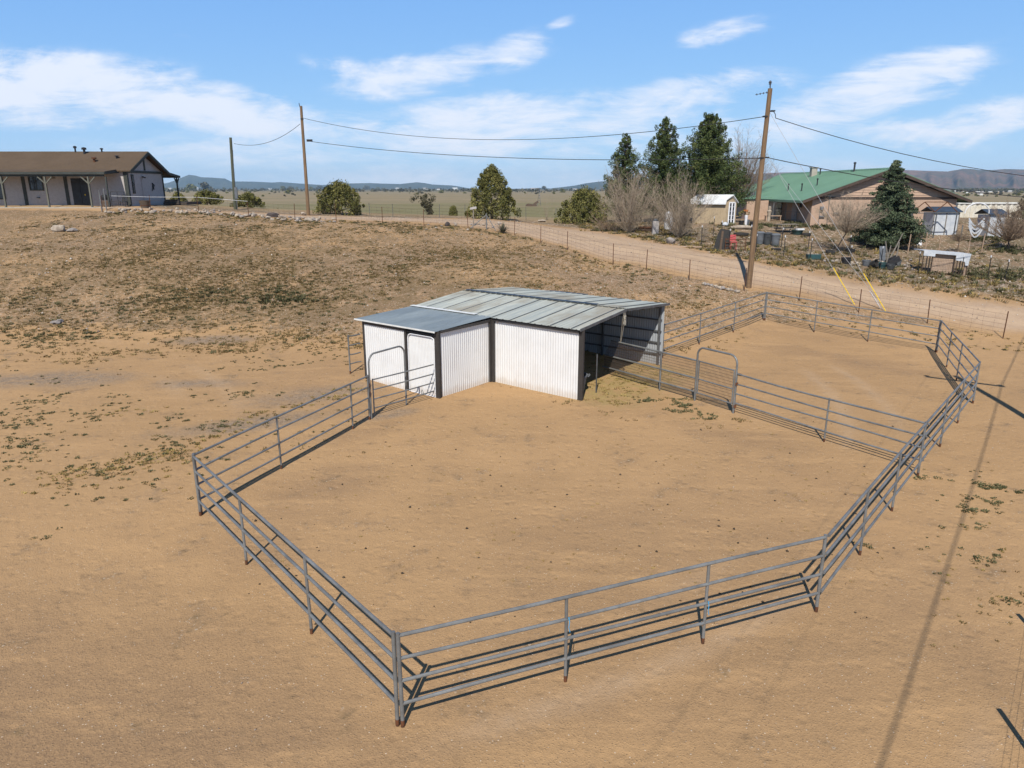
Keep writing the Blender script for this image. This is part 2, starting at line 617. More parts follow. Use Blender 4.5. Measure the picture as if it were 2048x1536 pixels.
# ------------------------------------------------------------------ foliage
def leaf_quads(P, out, size, aspect=1.6, up=.25):
    """one small quad at every point P, facing roughly outwards"""
    n = len(P)
    a = nrg.normal(size=(n, 3)) * .8 + out
    a[:, 2] += up
    a /= np.linalg.norm(a, axis=1)[:, None] + 1e-9
    b = nrg.normal(size=(n, 3))
    b -= a * (a * b).sum(1)[:, None]
    b /= np.linalg.norm(b, axis=1)[:, None] + 1e-9
    c = np.cross(a, b)
    s = (size * nrg.uniform(.55, 1.35, n))[:, None]
    V = np.stack([P - b * s * .5, P + c * s * .5 / aspect + b * s * .1, P + b * s * .6, P - c * s * .5 / aspect + b * s * .1], 1).reshape(-1, 3)
    F = np.arange(n * 4).reshape(-1, 4)
    return V, F


def clumps_cloud(centers, radii, per, size, stretch=(1, 1, 1), tilt=None, aspect=1.6):
    """leaves spread through a set of clumps, each with its own tone"""
    Vs, Ts = [], []
    for (c, r) in zip(centers, radii):
        n = max(4, int(per * nrg.uniform(.7, 1.3)))
        d = nrg.normal(size=(n, 3))
        d /= np.linalg.norm(d, axis=1)[:, None]
        rad = r * nrg.uniform(.25, 1, n) ** .55
        q = d * rad[:, None] * np.array(stretch)
        if tilt is not None:
            t = np.asarray(tilt(c))
            q = q + (q @ t)[:, None] * t * .9
        V, F = leaf_quads(np.asarray(c) + q, d, size, aspect)
        Vs.append(V)
        tone = np.clip(nrg.normal(.45, .17) + nrg.normal(0, .14, n), 0, 1)
        Ts.append(np.repeat(tone, 4))
    V = np.concatenate(Vs)
    return V, np.arange(len(V)).reshape(-1, 4), np.concatenate(Ts)


def round_tree(name, label, cat, base, h, w, mat, prof, nclump, per, size, crad, group=None, trunk=.12, trunk_h=.5, lean=(0, 0), stretch=(1, 1, 1), bark='bark'):
    t = thing(name, label, cat, base, 0, group)
    cs, rs = [], []
    for i in range(nclump):
        u = (i + .5) / nclump
        z = u ** .85
        rr = prof(z) * w / 2 * nrg.uniform(.8, 1.16)
        a = i * 2.39996 + nrg.uniform(-.5, .5)
        k = nrg.uniform(.45, 1.0) ** .5
        rc = crad * nrg.uniform(.65, 1.3)
        k = max(0, k * rr - rc * .45)
        cs.append((k * math.cos(a) + lean[0] * z, k * math.sin(a) + lean[1] * z, z * h * .97 + rc * .2))
        rs.append(rc)
    for i in range(nclump // 3):
        z = nrg.uniform(.12, 1.0)
        a = nrg.uniform(0, 6.28)
        k = max(.0, prof(z) * w / 2 * nrg.uniform(.85, 1.08))
        cs.append((k * math.cos(a) + lean[0] * z, k * math.sin(a) + lean[1] * z, z * h * .98 + nrg.uniform(.05, .3)))
        rs.append(crad * nrg.uniform(.25, .5))
    V, F, Tn = clumps_cloud(cs, rs, per, size, stretch)
    V[:, 2] = np.maximum(V[:, 2], .04)
    np_mesh('crown', V, F, mat, t, {'tint': Tn})
    mb = MB()
    top = max(.3, h * trunk_h)
    mb.tube([(0, 0, -.15), (lean[0] * .2, lean[1] * .2, top * .5), (lean[0] * trunk_h, lean[1] * trunk_h, top)], [trunk, trunk * .8, trunk * .35], 7)
    for i in range(7):
        a = i * 2.4
        z = top * (.3 + .08 * i)
        rr = prof(min(1, z / h + .15)) * w * .32
        mb.tube([(lean[0] * z / h, lean[1] * z / h, z), (math.cos(a) * rr * .6, math.sin(a) * rr * .6, z + h * .1), (math.cos(a) * rr, math.sin(a) * rr, z + h * .17)], [trunk * .4, trunk * .25, trunk * .08], 5)
    mb.build('trunk', bark, t, True)
    return t


def bare_plant(name, label, cat, base, h, w, stems, twigs, mat, r0=.03, group=None, trunk=None, spread=1.0, seed=1, sub=3):
    """leafless plant: fans of tapering stems with twigs and finer twigs"""
    rg = random.Random(seed)
    t = thing(name, label, cat, base, 0, group)
    mb = MB()
    tr = MB()
    z0 = 0.0
    if trunk:
        p0 = Vector((0, 0, -.15))
        p1 = Vector((trunk[1][0], trunk[1][1], trunk[0]))
        tr.tube([p0, p0.lerp(p1, .5) + Vector((.04, 0, 0)), p1], [r0 * 2.6, r0 * 2.2, r0 * 1.8], 8)
        org = p1
    else:
        org = Vector((0, 0, -.1))
        tr.tube([(0, 0, -.15), (.02, .01, .12), (.03, 0, .35)], [r0 * 2.4, r0 * 2, r0], 7)
    for i in range(stems):
        a = i * 2.39996 + rg.uniform(-.4, .4)
        k = math.sqrt((i + .5) / stems) * rg.uniform(.75, 1.1) * spread
        hh = (h - org.z) * rg.uniform(.6, 1.0) * (1 - .42 * min(1, k * k))
        ex = Vector((math.cos(a) * w / 2 * k, math.sin(a) * w / 2 * k, hh))
        b0 = org + Vector((rg.uniform(-.12, .12), rg.uniform(-.12, .12), rg.uniform(-.05, .1))) * (1 if not trunk else .3)
        pts = []
        for q in range(5):
            f = q / 4
            pts.append(b0 + Vector((ex.x * f ** .9, ex.y * f ** .9, ex.z * f ** 1.05)) + Vector((rg.uniform(-1, 1), rg.uniform(-1, 1), 0)) * .03 * h * f * .6)
        mb.tube(pts, [r0, r0 * .8, r0 * .58, r0 * .4, r0 * .16], 4, False)
        for j in range(twigs):
            f = rg.uniform(.18, .97)
            s = f * 4
            q = min(3, int(s))
            p = pts[q].lerp(pts[q + 1], s - q)
            d = (pts[q + 1] - pts[q]).normalized()
            o = Vector((rg.gauss(0, 1), rg.gauss(0, 1), rg.gauss(.25, .6))).normalized()
            L = h * rg.uniform(.08, .22) * (1.15 - .5 * f)
            e = p + (d * .75 + o * .7).normalized() * L
            mid = p.lerp(e, .5) + Vector((rg.uniform(-1, 1), rg.uniform(-1, 1), rg.uniform(0, 1))) * L * .08
            mb.tube([p, mid, e], [r0 * .33, r0 * .25, r0 * .12], 3, False)
            for _ in range(sub):
                f2 = rg.uniform(.3, 1)
                p2 = p.lerp(e, f2)
                o2 = Vector((rg.gauss(0, 1), rg.gauss(0, 1), rg.gauss(.3, .6))).normalized()
                mb.tube([p2, p2 + (d * .6 + o2 * .8).normalized() * L * rg.uniform(.3, .6)], [r0 * .18, r0 * .09], 3, False)
    mb.build('twigs', mat, t)
    tr.build('trunk', mat if not trunk else 'bark', t, True)
    return t


def rock(name, label, base, size, mat, seed, group=None, cat='rock', squash=.6):
    rg = random.Random(seed)
    bm = bmesh.new()
    bmesh.ops.create_icosphere(bm, subdivisions=3, radius=1)
    ks = [(Vector((rg.gauss(0, 1), rg.gauss(0, 1), rg.gauss(0, 1))).normalized(), rg.uniform(.5, .92)) for _ in range(13)]
    for v in bm.verts:
        for n, d in ks:
            e = v.co.dot(n) - d
            if e > 0:
                v.co -= n * e
        v.co *= 1 + .16 * noise.noise(v.co * 1.7 + Vector((seed * 3.1, 0, 0))) + .07 * noise.noise(v.co * 4.5 + Vector((0, seed * 1.7, 0)))
    sx, sy, sz = size if isinstance(size, tuple) else (size * rg.uniform(.8, 1.2), size * rg.uniform(.7, 1), size * squash * rg.uniform(.8, 1.2))
    az = rg.uniform(0, 6.28) if not isinstance(size, tuple) else 0
    m = Matrix.Rotation(az, 3, 'Z')
    for v in bm.verts:
        v.co = m @ Vector((v.co.x * sx, v.co.y * sy, v.co.z * sz + sz * .55))
    me = bpy.data.meshes.new(name)
    bm.to_mesh(me)
    bm.free()
    me.materials.append(M[mat])
    o = bpy.data.objects.new(name, me)
    COL.objects.link(o)
    o.location = base
    return tag(o, label, cat, group)
# ------------------------------------------------------------------ ground
FW = [at(*p) for p in FENCE_PX]
FWX = np.array([p.x for p in FW])
FWY = np.array([p.y for p in FW])
RW = [at(*p) for p in FAR_PX]
RWX = np.array([p.x for p in RW])
RWY = np.array([p.y for p in RW])


def fence_y(x):
    return np.interp(x, FWX, FWY) + np.minimum(0, 0) - np.maximum(0, x - FWX[-1]) * .55


def road_far(x):
    return np.interp(x, RWX, RWY) - np.maximum(0, x - RWX[-1]) * .42


def road_mask(x, y):
    n = fence_y(x) + 1.3 + .35 * wob(x, y, .5)
    f = road_far(x) - .2 + .4 * wob(x + 30, y, .4)
    m = sst(-.9, 1.5, y - n + .5 * wob(x, y, 1.3)) * sst(-1.0, 1.6, f - y + .5 * wob(x, y + 7, 1.1))
    return m * sst(-47, -40, x) * sst(75, 60, x)


def axis(a, b, step, ratio, lo, hi):
    out = list(np.arange(a, b + 1e-6, step))
    s, x = step, b
    while x < hi:
        s *= ratio
        x += s
        out.append(min(x, hi))
    s, x, pre = step, a, []
    while x > lo:
        s *= ratio * 1.06
        x -= s
        pre.append(max(x, lo))
    return np.array(pre[::-1] + out)


ax = axis(-36, 36, .3, 1.10, -11500, 11500)
ax = np.unique(np.round(ax, 4))
ay = np.unique(np.round(axis(2, 66, .28, 1.05, -160, 9400), 4))
XX, YY = np.meshgrid(ax, ay, indexing='ij')
ZZ = height(XX, YY)
nx, ny = XX.shape
idx = np.arange(nx * ny).reshape(nx, ny)
Fq = np.stack([idx[:-1, :-1], idx[1:, :-1], idx[1:, 1:], idx[:-1, 1:]], -1).reshape(-1, 4)
xf, yf = XX.ravel(), YY.ravel()
zf = ZZ.ravel()
roadm = road_mask(xf, yf)
beyond = sst(0, 3, yf - road_far(xf))
fieldm = sst(0, 12, yf - road_far(xf) - np.where(xf > 14, 48, 3)) * sst(60, 80, yf + np.maximum(0, np.abs(xf) - 60))
hillm = sst(.22, .75, zf) * sst(-.2, 1.2, fence_y(xf) + .9 - yf) * (1 - fieldm)
yardm = beyond * (1 - fieldm)
padm = sst(63.2, 64.4, yf) * sst(-36, -39, xf) * sst(80, 74, yf)
BC = np.array([2.5, 25.0])
BU, BV = np.array([.786, -.618]), np.array([.618, .786])
bu = (xf - BC[0]) * BU[0] + (yf - BC[1]) * BU[1]
bv = (xf - BC[0]) * BV[0] + (yf - BC[1]) * BV[1]
hay = sst(-.6, .2, bu + .3) * sst(2.6, .9, bu) * sst(-.6, .5, bv) * sst(7, 5.8, bv) + .9 * sst(.2, -.4, bu) * sst(-8.5, -7.5, bu) * sst(-.1, .3, bv) * sst(6.9, 6.4, bv)
dullm = np.clip(sst(1.5, -3.5, xf + .0 * yf) * sst(15.5, 10, yf + .35 * xf + 4) + .55 * sst(6, 12, xf - .4 * yf) * sst(40, 20, yf) + .5 * sst(.5, .9, .5 + .5 * wob(xf, yf, .21)), 0, 1) * .85


def blob(px, py, rx, ry, a=0.0):
    c = flat(px, py)
    dx, dy = xf - c.x, yf - c.y
    u_ = dx * math.cos(a) + dy * math.sin(a)
    v_ = -dx * math.sin(a) + dy * math.cos(a)
    return sst(1.15, .2, np.sqrt((u_ / rx) ** 2 + (v_ / ry) ** 2) + .3 * wob(xf, yf, .9))


for bl in (blob(590, 1000, 3.2, 1.8, .9), blob(520, 1100, 2.4, 1.2, 2.3), blob(1450, 870, 2.5, 1.2, -.6), blob(1700, 720, 5, 1.5, -.7), blob(740, 860, 2.2, 1.0, .7), blob(1250, 1420, 2.6, .9), blob(1560, 1320, 1.6, .8), blob(1880, 1250, 1.4, 2.2), blob(420, 1290, 2.2, 1.3)):
    dullm = np.maximum(dullm, bl * .55)
vegm = np.clip(.25 + sst(9, -6, xf) * (.35 + .75 * (.5 + .5 * wob(xf, yf, .27))) * sst(34, 39, yf) * (.55 + .45 * sst(58, 50, yf)), 0, 1)
rf_ = (yf - fence_y(xf) - 1.3) / np.maximum(2, road_far(xf) - fence_y(xf) - 1.5)
rutm = roadm * np.maximum(np.exp(-((rf_ - .34 - .02 * wob(xf, yf, .2)) / .075) ** 2), np.exp(-((rf_ - .64 - .02 * wob(xf, yf, .2)) / .075) ** 2))
for cx_, cy_, rr_, amp_ in ((-9.0, 30.0, 21.5, .5), (-9.0, 30.0, 23.1, .5), (24.0, -6.0, 21.0, .4), (24.0, -6.0, 22.5, .4), (-30.0, 14.0, 21.0, .45), (-30.0, 14.0, 22.6, .45)):
    d_r = np.hypot(xf - cx_, yf - cy_) - rr_
    rutm = np.maximum(rutm, amp_ * np.exp(-(d_r / .22) ** 2) * sst(-.1, .5, wob(xf, yf, .35)) * sst(40, 34, yf))
gritm = np.clip(np.maximum.reduce([blob(640, 790, 3.6, 1.3, .5), blob(480, 850, 3.0, 1.0, .4), blob(840, 740, 2.4, .9, .3), blob(380, 770, 2.5, .9), blob(60, 760, 5, 1.6), blob(780, 830, 1.4, .5, .6), blob(420, 690, 3.2, 1.0)]), 0, 1)
# smooth trodden soil inside the pen and its surroundings, rough beside the shed
penm = sst(1.4, -.6, np.maximum(np.maximum(-(xf + 7.0), yf - 38), np.abs(xf - 6) - 15))
facx = xf[Fq].mean(1)
facy = yf[Fq].mean(1)
isroad = (roadm[Fq].mean(1) > .5)
isfield = (~isroad) & (fieldm[Fq].mean(1) > .5)
isground = ~(isroad | isfield)


def ground_mat():
    t = NT('dry_ground')
    p = t.pos()
    big = t.noise(p, .11, 5, .6)
    mid = t.noise(p, .75, 6, .62)
    med = t.noise(p, 3.1, 5, .65)
    fine = t.noise(p, 19, 5, .7)
    grain = t.noise(p, 85, 3, .7)
    streak = t.noise(t.n('ShaderNodeMapping', ins={'Vector': p, 'Rotation': (0, 0, R(28)), 'Scale': (.35, 1.6, 1)}).outputs[0], .9, 5, .6)
    peb = t.voro(p, 9)
    peb2 = t.voro(p, 26)
    pebr = t.n('ShaderNodeSeparateColor', ins={0: peb.outputs['Color']})
    peb2r = t.n('ShaderNodeSeparateColor', ins={0: peb2.outputs['Color']})
    # pen soil
    soil = t.mix(t.rng(big, .34, .66), (.415, .256, .124), (.345, .212, .102))
    soil = t.mix(t.math('MULTIPLY', t.attr('dull'), t.rng(mid, .2, .6, .45, 1)), soil, (.205, .13, .076))
    soil = t.mix(t.rng(mid, .45, .72, 0, .5), soil, (.275, .172, .09))
    soil = t.mix(t.rng(streak, .48, .7, 0, .55), soil, (.45, .278, .135))
    soil = t.mix(t.rng(med, .52, .75, 0, .5), soil, (.24, .15, .08))
    soil = t.mix(t.rng(fine, .35, .68, 0, .42), soil, (.45, .282, .14))
    soil = t.mix(t.rng(grain, .54, .7, 0, .6), soil, (.17, .11, .06))
    soil = t.mix(t.rng(grain, .42, .3, 0, .4), soil, (.5, .35, .2))
    # pale and dark grit
    spot = t.math('MULTIPLY', t.math('LESS_THAN', peb2.outputs['Distance'], .30), t.math('GREATER_THAN', peb2r.outputs[0], .965))
    soil = t.mix(t.math('MULTIPLY', spot, .75), soil, (.62, .5, .37))
    spot2 = t.math('MULTIPLY', t.math('LESS_THAN', peb2.outputs['Distance'], .28), t.math('GREATER_THAN', peb2r.outputs[1], .94))
    soil = t.mix(t.math('MULTIPLY', spot2, .6), soil, (.13, .09, .06))
    soil = t.mix(t.math('MULTIPLY', t.attr('grit'), t.rng(med, .3, .6, .35, .95)), soil, t.mix(peb2r.outputs[0], (.16, .115, .078), (.31, .235, .165)))
    # gravelly hillside
    gcol = t.mix(pebr.outputs[0], (.20, .127, .072), (.355, .228, .135))
    gcol = t.mix(t.rng(peb2r.outputs[0], .1, .9, 0, .5), gcol, (.29, .195, .125))
    gcol = t.mix(t.rng(big, .42, .6, 0, .75), gcol, (.42, .26, .13))
    gcol = t.mix(t.rng(mid, .45, .7, 0, .5), gcol, (.22, .155, .10))
    gcol = t.mix(t.math('MULTIPLY', t.math('GREATER_THAN', pebr.outputs[1], .7), .6), gcol, (.15, .105, .052))
    gcol = t.mix(t.rng(med, .52, .66, 0, .55), gcol, (.135, .10, .052))
    gcol = t.mix(t.math('GREATER_THAN', peb2r.outputs[1], .95), gcol, (.58, .5, .4))
    hmask = t.rng(t.math('ADD', t.attr('hill'), t.rng(t.math('ADD', t.math('MULTIPLY', mid, .6), t.math('MULTIPLY', med, .4)), .3, .7, -.6, .6)), .2, .8)
    gcol = t.mix(t.math('MULTIPLY', t.attr('veg'), t.rng(t.math('ADD', t.math('MULTIPLY', mid, .5), t.math('MULTIPLY', med, .5)), .36, .6, .1, .8)), gcol, (.165, .112, .055))
    c = t.mix(hmask, soil, gcol)
    # yard across the road
    yc = t.mix(t.rng(mid, .38, .64), (.255, .172, .108), (.145, .112, .066))
    yc = t.mix(t.rng(med, .46, .66, 0, .7), yc, (.115, .098, .052))
    yc = t.mix(t.math('GREATER_THAN', pebr.outputs[1], .92), yc, (.46, .38, .3))
    c = t.mix(t.attr('yard'), c, yc)
    # gravel road
    rc = t.mix(t.rng(mid, .35, .66), (.41, .29, .19), (.345, .24, .155))
    rc = t.mix(t.rng(peb2r.outputs[0], .2, 1, 0, .4), rc, (.44, .335, .25))
    rc = t.mix(t.rng(med, .5, .75, 0, .45), rc, (.33, .215, .145))
    c = t.mix(t.attr('road'), c, rc)
    c = t.mix(t.math('MULTIPLY', t.attr('rut'), t.rng(med, .3, .6, .4, .8)), c, (.46, .33, .215))
    # plain beyond
    sx = t.n('ShaderNodeSeparateXYZ', ins={0: p})
    wide = t.noise(t.n('ShaderNodeMapping', ins={'Vector': p, 'Scale': (.25, 1, 1)}).outputs[0], .013, 5, .6)
    yy = t.math('ADD', sx.outputs[1], t.rng(wide, .3, .7, -110, 110))
    green = t.math('MULTIPLY', t.rng(yy, 120, 200), t.rng(yy, 470, 330))
    fc = t.mix(t.rng(wide, .38, .62), (.265, .2, .112), (.22, .175, .092))
    fc = t.mix(t.math('MULTIPLY', green, .85), fc, (.168, .152, .062))
    fc = t.mix(t.rng(t.noise(p, .09, 6, .65), .42, .66, 0, .5), fc, (.165, .135, .07))
    fc = t.mix(t.rng(yy, 1500, 3200, 0, .7), fc, (.085, .082, .05))
    c = t.mix(t.attr('field'), c, fc)
    # straw under and beside the shelter
    hy = t.mix(t.rng(fine, .3, .7), (.40, .30, .12), (.25, .175, .075))
    c = t.mix(t.math('MULTIPLY', t.attr('straw'), t.rng(t.math('ADD', med, t.math('MULTIPLY', mid, .6)), .62, .92, 0, .85)), c, hy)
    c = t.mix(t.math('MULTIPLY', t.attr('pad'), .55), c, (.33, .24, .14))
    h = t.math('ADD', t.math('MULTIPLY', fine, .5), t.math('MULTIPLY', grain, .25))
    h = t.math('ADD', h, t.math('MULTIPLY', med, 1.0))
    hoof = t.n('ShaderNodeTexVoronoi', feature='SMOOTH_F1', ins={'Vector': p, 'Scale': 3.4, 'Smoothness': .35, 'Randomness': 1.0}).outputs['Distance']
    h = t.math('ADD', h, t.math('MULTIPLY', t.rng(hoof, .05, .4), .6))
    h = t.math('ADD', h, t.math('MULTIPLY', mid, 2.2))
    h = t.math('ADD', h, t.math('MULTIPLY', t.rng(peb2.outputs['Distance'], 0, .5, 1, 0), .3))
    fade = t.math('SUBTRACT', 1.0, t.attr('field'))
    nrm = t.n('ShaderNodeBump', ins={'Height': h, 'Strength': t.math('MULTIPLY', fade, .55), 'Distance': .05}).outputs[0]
    return t.fin(c, .95, 0, nrm, .15)


M['ground'] = ground_mat()
Vall = np.stack([xf, yf, zf], 1)
for nm, sel in (('ground', isground), ('gravel_road', isroad), ('field', isfield)):
    fs = Fq[sel]
    used = np.unique(fs)
    remap = np.full(len(xf), -1, np.int64)
    remap[used] = np.arange(len(used))
    o = np_mesh(nm, Vall[used], remap[fs], 'ground', None,
                {'hill': hillm[used], 'road': roadm[used], 'field': fieldm[used], 'yard': yardm[used], 'straw': np.clip(hay, 0, 1)[used], 'pad': padm[used], 'dull': dullm[used], 'grit': gritm[used], 'veg': vegm[used], 'rut': rutm[used]}, smooth=True)
    tag(o, {'ground': 'sandy ground of the pens and gravelly hillside', 'gravel_road': 'pinkish gravel road along the wire fence', 'field': 'flat brown and olive grassland reaching to the mountains'}[nm],
        {'ground': 'ground', 'gravel_road': 'road', 'field': 'field'}[nm], None, 'structure')


# ------------------------------------------------------------------ mountains
def mountain_range(name, label, prof, dist, depth, mat, base=PLAIN - 1, rough=.16, step=3.0, seed=0):
    px = np.array([p[0] for p in prof], float)
    py = np.array([p[1] for p in prof], float)
    us = np.arange(px[0], px[-1] + .1, step)
    hh = np.interp(us, px, py)
    rows = 26
    V = []
    rg = np.random.default_rng(seed)
    ph = rg.uniform(0, 6.28, 12)
    for j in range(rows + 8):
        f = j / rows
        ff = min(f, 1.0)
        for i, u in enumerate(us):
            c = at(u, hh[i], dist)
            top = c.z - base
            g = (math.sin(u * .11 + ph[0]) + math.sin(u * .23 + ph[1] + ff * 2) * .7 + math.sin(u * .043 + ph[2] - ff) * .9 + math.sin(u * .37 + ph[3] + 5 * ff) * .16) / 2.5
            y = dist - depth * (1 - f) + g * depth * rough * (1 - abs(2 * ff - 1)) * 1.2
            e = ff ** 1.35
            z = base + top * e if f <= 1 else c.z - (f - 1) * top * .8
            x = c.x * y / dist
            V.append((x, y, z))
    n = len(us)
    F = [(j * n + i, j * n + i + 1, (j + 1) * n + i + 1, (j + 1) * n + i) for j in range(rows + 7) for i in range(n - 1)]
    return tag(np_mesh(name, np.array(V), np.array(F), mat, None, smooth=True), label, 'mountain', None, 'structure')


def mountain_mat(name, a, b, c_, s):
    t = NT(name)
    p = t.pos()
    n1 = t.noise(p, s, 6, .65)
    n2 = t.noise(p, s * 6, 4, .6)
    c = t.mix(t.rng(n1, .4, .6), a, b)
    c = t.mix(t.rng(n2, .45, .65, 0, .7), c, c_)
    return t.fin(c, 1.0, 0, None, .05)


M['far_hill'] = mountain_mat('far_hill_scrub', (.05, .06, .05), (.075, .08, .06), (.04, .05, .04), .0022)
M['red_hill'] = mountain_mat('red_brown_hill', (.19, .105, .075), (.085, .07, .05), (.05, .055, .042), .004)
mountain_range('mountain', 'blue flat topped hills far beyond the brown house', [(60, 376), (200, 372), (300, 370), (335, 366), (352, 360), (366, 354), (378, 349.5), (390, 351), (403, 354.5), (420, 355), (450, 357), (462, 363), (500, 363), (545, 365), (560, 364), (600, 367), (645, 370), (690, 367), (740, 366), (762, 367), (800, 368), (818, 366), (834, 364.5), (848, 366), (866, 369), (905, 371), (925, 374), (942, 378)], 8600, 1500, 'far_hill', seed=1)
mountain_range('mountain', 'distant blue ridge rising behind the bare bushes', [(1010, 378), (1050, 377), (1080, 375.5), (1100, 377), (1130, 373.5), (1150, 371), (1172, 366.5), (1200, 363), (1260, 360), (1340, 358), (1420, 356), (1500, 352), (1600, 350), (1700, 352)], 7600, 1300, 'far_hill', seed=2)
mountain_range('mountain', 'reddish brown mountain behind the green roofed house', [(1380, 376), (1430, 362), (1480, 352), (1520, 347), (1560, 345), (1620, 344), (1680, 343), (1740, 338), (1790, 336.5), (1812, 340), (1850, 341.5), (1895, 343), (1912, 340), (1926, 337.5), (1945, 338), (1960, 340), (1985, 340), (2010, 338), (2048, 339), (2120, 336), (2220, 340), (2350, 345), (2480, 372)], 5600, 1500, 'red_hill', seed=3, rough=.3)

# ------------------------------------------------------------------ air, sky, sun, camera
haze = MB().box((0, 4680, 98), (24000, 9840, 204)).build('haze', mk('haze_air', (1, 1, 1)))
hm = haze.data.materials[0]
hm.node_tree.nodes.clear()
_o = hm.node_tree.nodes.new('ShaderNodeOutputMaterial')
_pv = hm.node_tree.nodes.new('ShaderNodeVolumePrincipled')
_pv.inputs['Color'].default_value = (.55, .79, 1, 1)
_pv.inputs['Density'].default_value = 6.5e-5
_pv.inputs['Anisotropy'].default_value = 0
hm.node_tree.links.new(_pv.outputs[0], _o.inputs['Volume'])
tag(haze, 'thin pale blue air over the plain', 'haze', None, 'stuff')

world = bpy.data.worlds.new('World')
sc.world = world
world.use_nodes = True
wt = NT.__new__(NT)
wt.t = world.node_tree
bgd = wt.t.nodes['Background']
sky = wt.n('ShaderNodeTexSky', sky_type='NISHITA')
sky.sun_disc = False
sky.sun_elevation = R(SUN_EL)
sky.sun_rotation = R(180 + SUN_AZ)
sky.altitude = 1200
sky.air_density = 1.0
sky.dust_density = .1
sky.ozone_density = 2.5
dirv = wt.n('ShaderNodeTexCoord').outputs['Generated']
sp = wt.n('ShaderNodeSeparateXYZ', ins={0: dirv})
fy = wt.math('MAXIMUM', sp.outputs[1], .05)
uu = wt.math('DIVIDE', sp.outputs[0], fy)
ww = wt.math('DIVIDE', sp.outputs[2], fy)
uw = wt.n('ShaderNodeCombineXYZ', ins={0: uu, 1: ww, 2: 0.0}).outputs[0]


def sky_uw(px, py):
    r = ray(px, py)
    return r[0] / r[1], r[2] / r[1]


def band(px, py, rx, ry, rot, amt):
    u0, w0 = sky_uw(px, py)
    k = 1 / 1500.0
    a = wt.n('ShaderNodeVectorMath', operation='SUBTRACT', ins={0: uw, 1: (u0, w0, 0)}).outputs[0]
    b = wt.n('ShaderNodeVectorRotate', rotation_type='Z_AXIS', ins={'Vector': a, 'Angle': R(rot)}).outputs[0]
    c = wt.n('ShaderNodeVectorMath', operation='MULTIPLY', ins={0: b, 1: (1 / (rx * k), 1 / (ry * k), 0)}).outputs[0]
    d = wt.n('ShaderNodeVectorMath', operation='LENGTH', ins={0: c}).outputs['Value']
    return wt.rng(d, 1.0, .15, 0, amt)


# rotation: positive turns the long axis downwards to the right in the picture
bands = [band(150, 170, 420, 90, 4, .95), band(430, 215, 330, 75, 10, .9), band(20, 215, 330, 60, 4, .8), band(700, 265, 320, 55, 6, .68),
         band(830, 150, 260, 62, -10, .72), band(1030, 105, 120, 50, -15, .62), band(720, 150, 170, 40, 12, .5),
         band(1010, 235, 380, 75, -4, .8), band(900, 280, 420, 60, 2, .72), band(1370, 195, 330, 60, -10, .7), band(1250, 240, 360, 65, -6, .66), band(1420, 280, 340, 50, 0, .5),
         band(1800, 165, 270, 80, -14, .85), band(1660, 225, 280, 75, -12, .76), band(1800, 265, 300, 55, 6, .66), band(1980, 240, 220, 60, -12, .74),
         band(1440, 66, 150, 34, -12, .5), band(1120, 48, 50, 18, -20, .34), band(1755, 42, 30, 12, 0, .2), band(360, 72, 40, 10, 0, .2), band(1150, 270, 800, 95, 0, .5), band(500, 300, 700, 70, 0, .34), band(1024, 385, 2400, 120, 0, .36)]
tot = bands[0]
for b_ in bands[1:]:
    tot = wt.math('MAXIMUM', tot, b_)
uws = wt.n('ShaderNodeMapping', ins={'Vector': uw, 'Rotation': (0, 0, R(-8)), 'Scale': (2.1, 6.0, 1)}).outputs[0]
n1 = wt.noise(uws, 1.9, 10, .64, 1.4)
n2 = wt.noise(uw, 16, 7, .62, .8)
uwt = wt.n('ShaderNodeMapping', ins={'Vector': uw, 'Rotation': (0, 0, R(14)), 'Scale': (5, 26, 1)}).outputs[0]
n3 = wt.noise(uwt, 2.2, 6, .65, .5)
dens = wt.math('ADD', wt.math('MULTIPLY', tot, 1.0), wt.math('MULTIPLY', wt.math('SUBTRACT', n1, .47), 2.3))
dens = wt.math('ADD', dens, wt.math('MULTIPLY', wt.math('SUBTRACT', n2, .5), .6))
dens = wt.math('ADD', dens, wt.math('MULTIPLY', wt.math('SUBTRACT', n3, .5), 1.3))
cm = wt.math('MULTIPLY', wt.rng(dens, .06, 1.05, 0, .92), wt.rng(tot, .0, .4))
SKYK = .1
rgb = wt.n('ShaderNodeSeparateColor', ins={0: sky.outputs[0]})
cr = wt.math('MULTIPLY', wt.math('POWER', rgb.outputs[0], .6), 1.36)
cg = wt.math('MULTIPLY', wt.math('POWER', rgb.outputs[1], .44), 2.55)
cb2 = wt.math('MULTIPLY', wt.math('POWER', rgb.outputs[2], .18), 6.15)
clear = wt.n('ShaderNodeCombineColor', ins={0: cr, 1: cg, 2: cb2})
zen = wt.rng(sp.outputs[2], .30, .72, 1.0, .30)
clear = wt.n('ShaderNodeVectorMath', operation='SCALE', ins={0: clear.outputs[0], 'Scale': zen})
mixc = wt.mix(cm, clear.outputs[0], (.80 / SKYK, .85 / SKYK, .96 / SKYK))
wt.put(bgd.inputs['Color'], mixc)
bgd.inputs['Strength'].default_value = SKYK

sl = bpy.data.lights.new('sun', 'SUN')
sl.energy = 5.0
sl.angle = R(.53)
sl.color = (1, .95, .87)
so = bpy.data.objects.new('sun', sl)
COL.objects.link(so)
so.location = (-30, -60, 90)
_d = Vector((math.sin(R(SUN_AZ)) * math.cos(R(SUN_EL)), math.cos(R(SUN_AZ)) * math.cos(R(SUN_EL)), -math.sin(R(SUN_EL))))
so.rotation_euler = _d.to_track_quat('-Z', 'Y').to_euler()

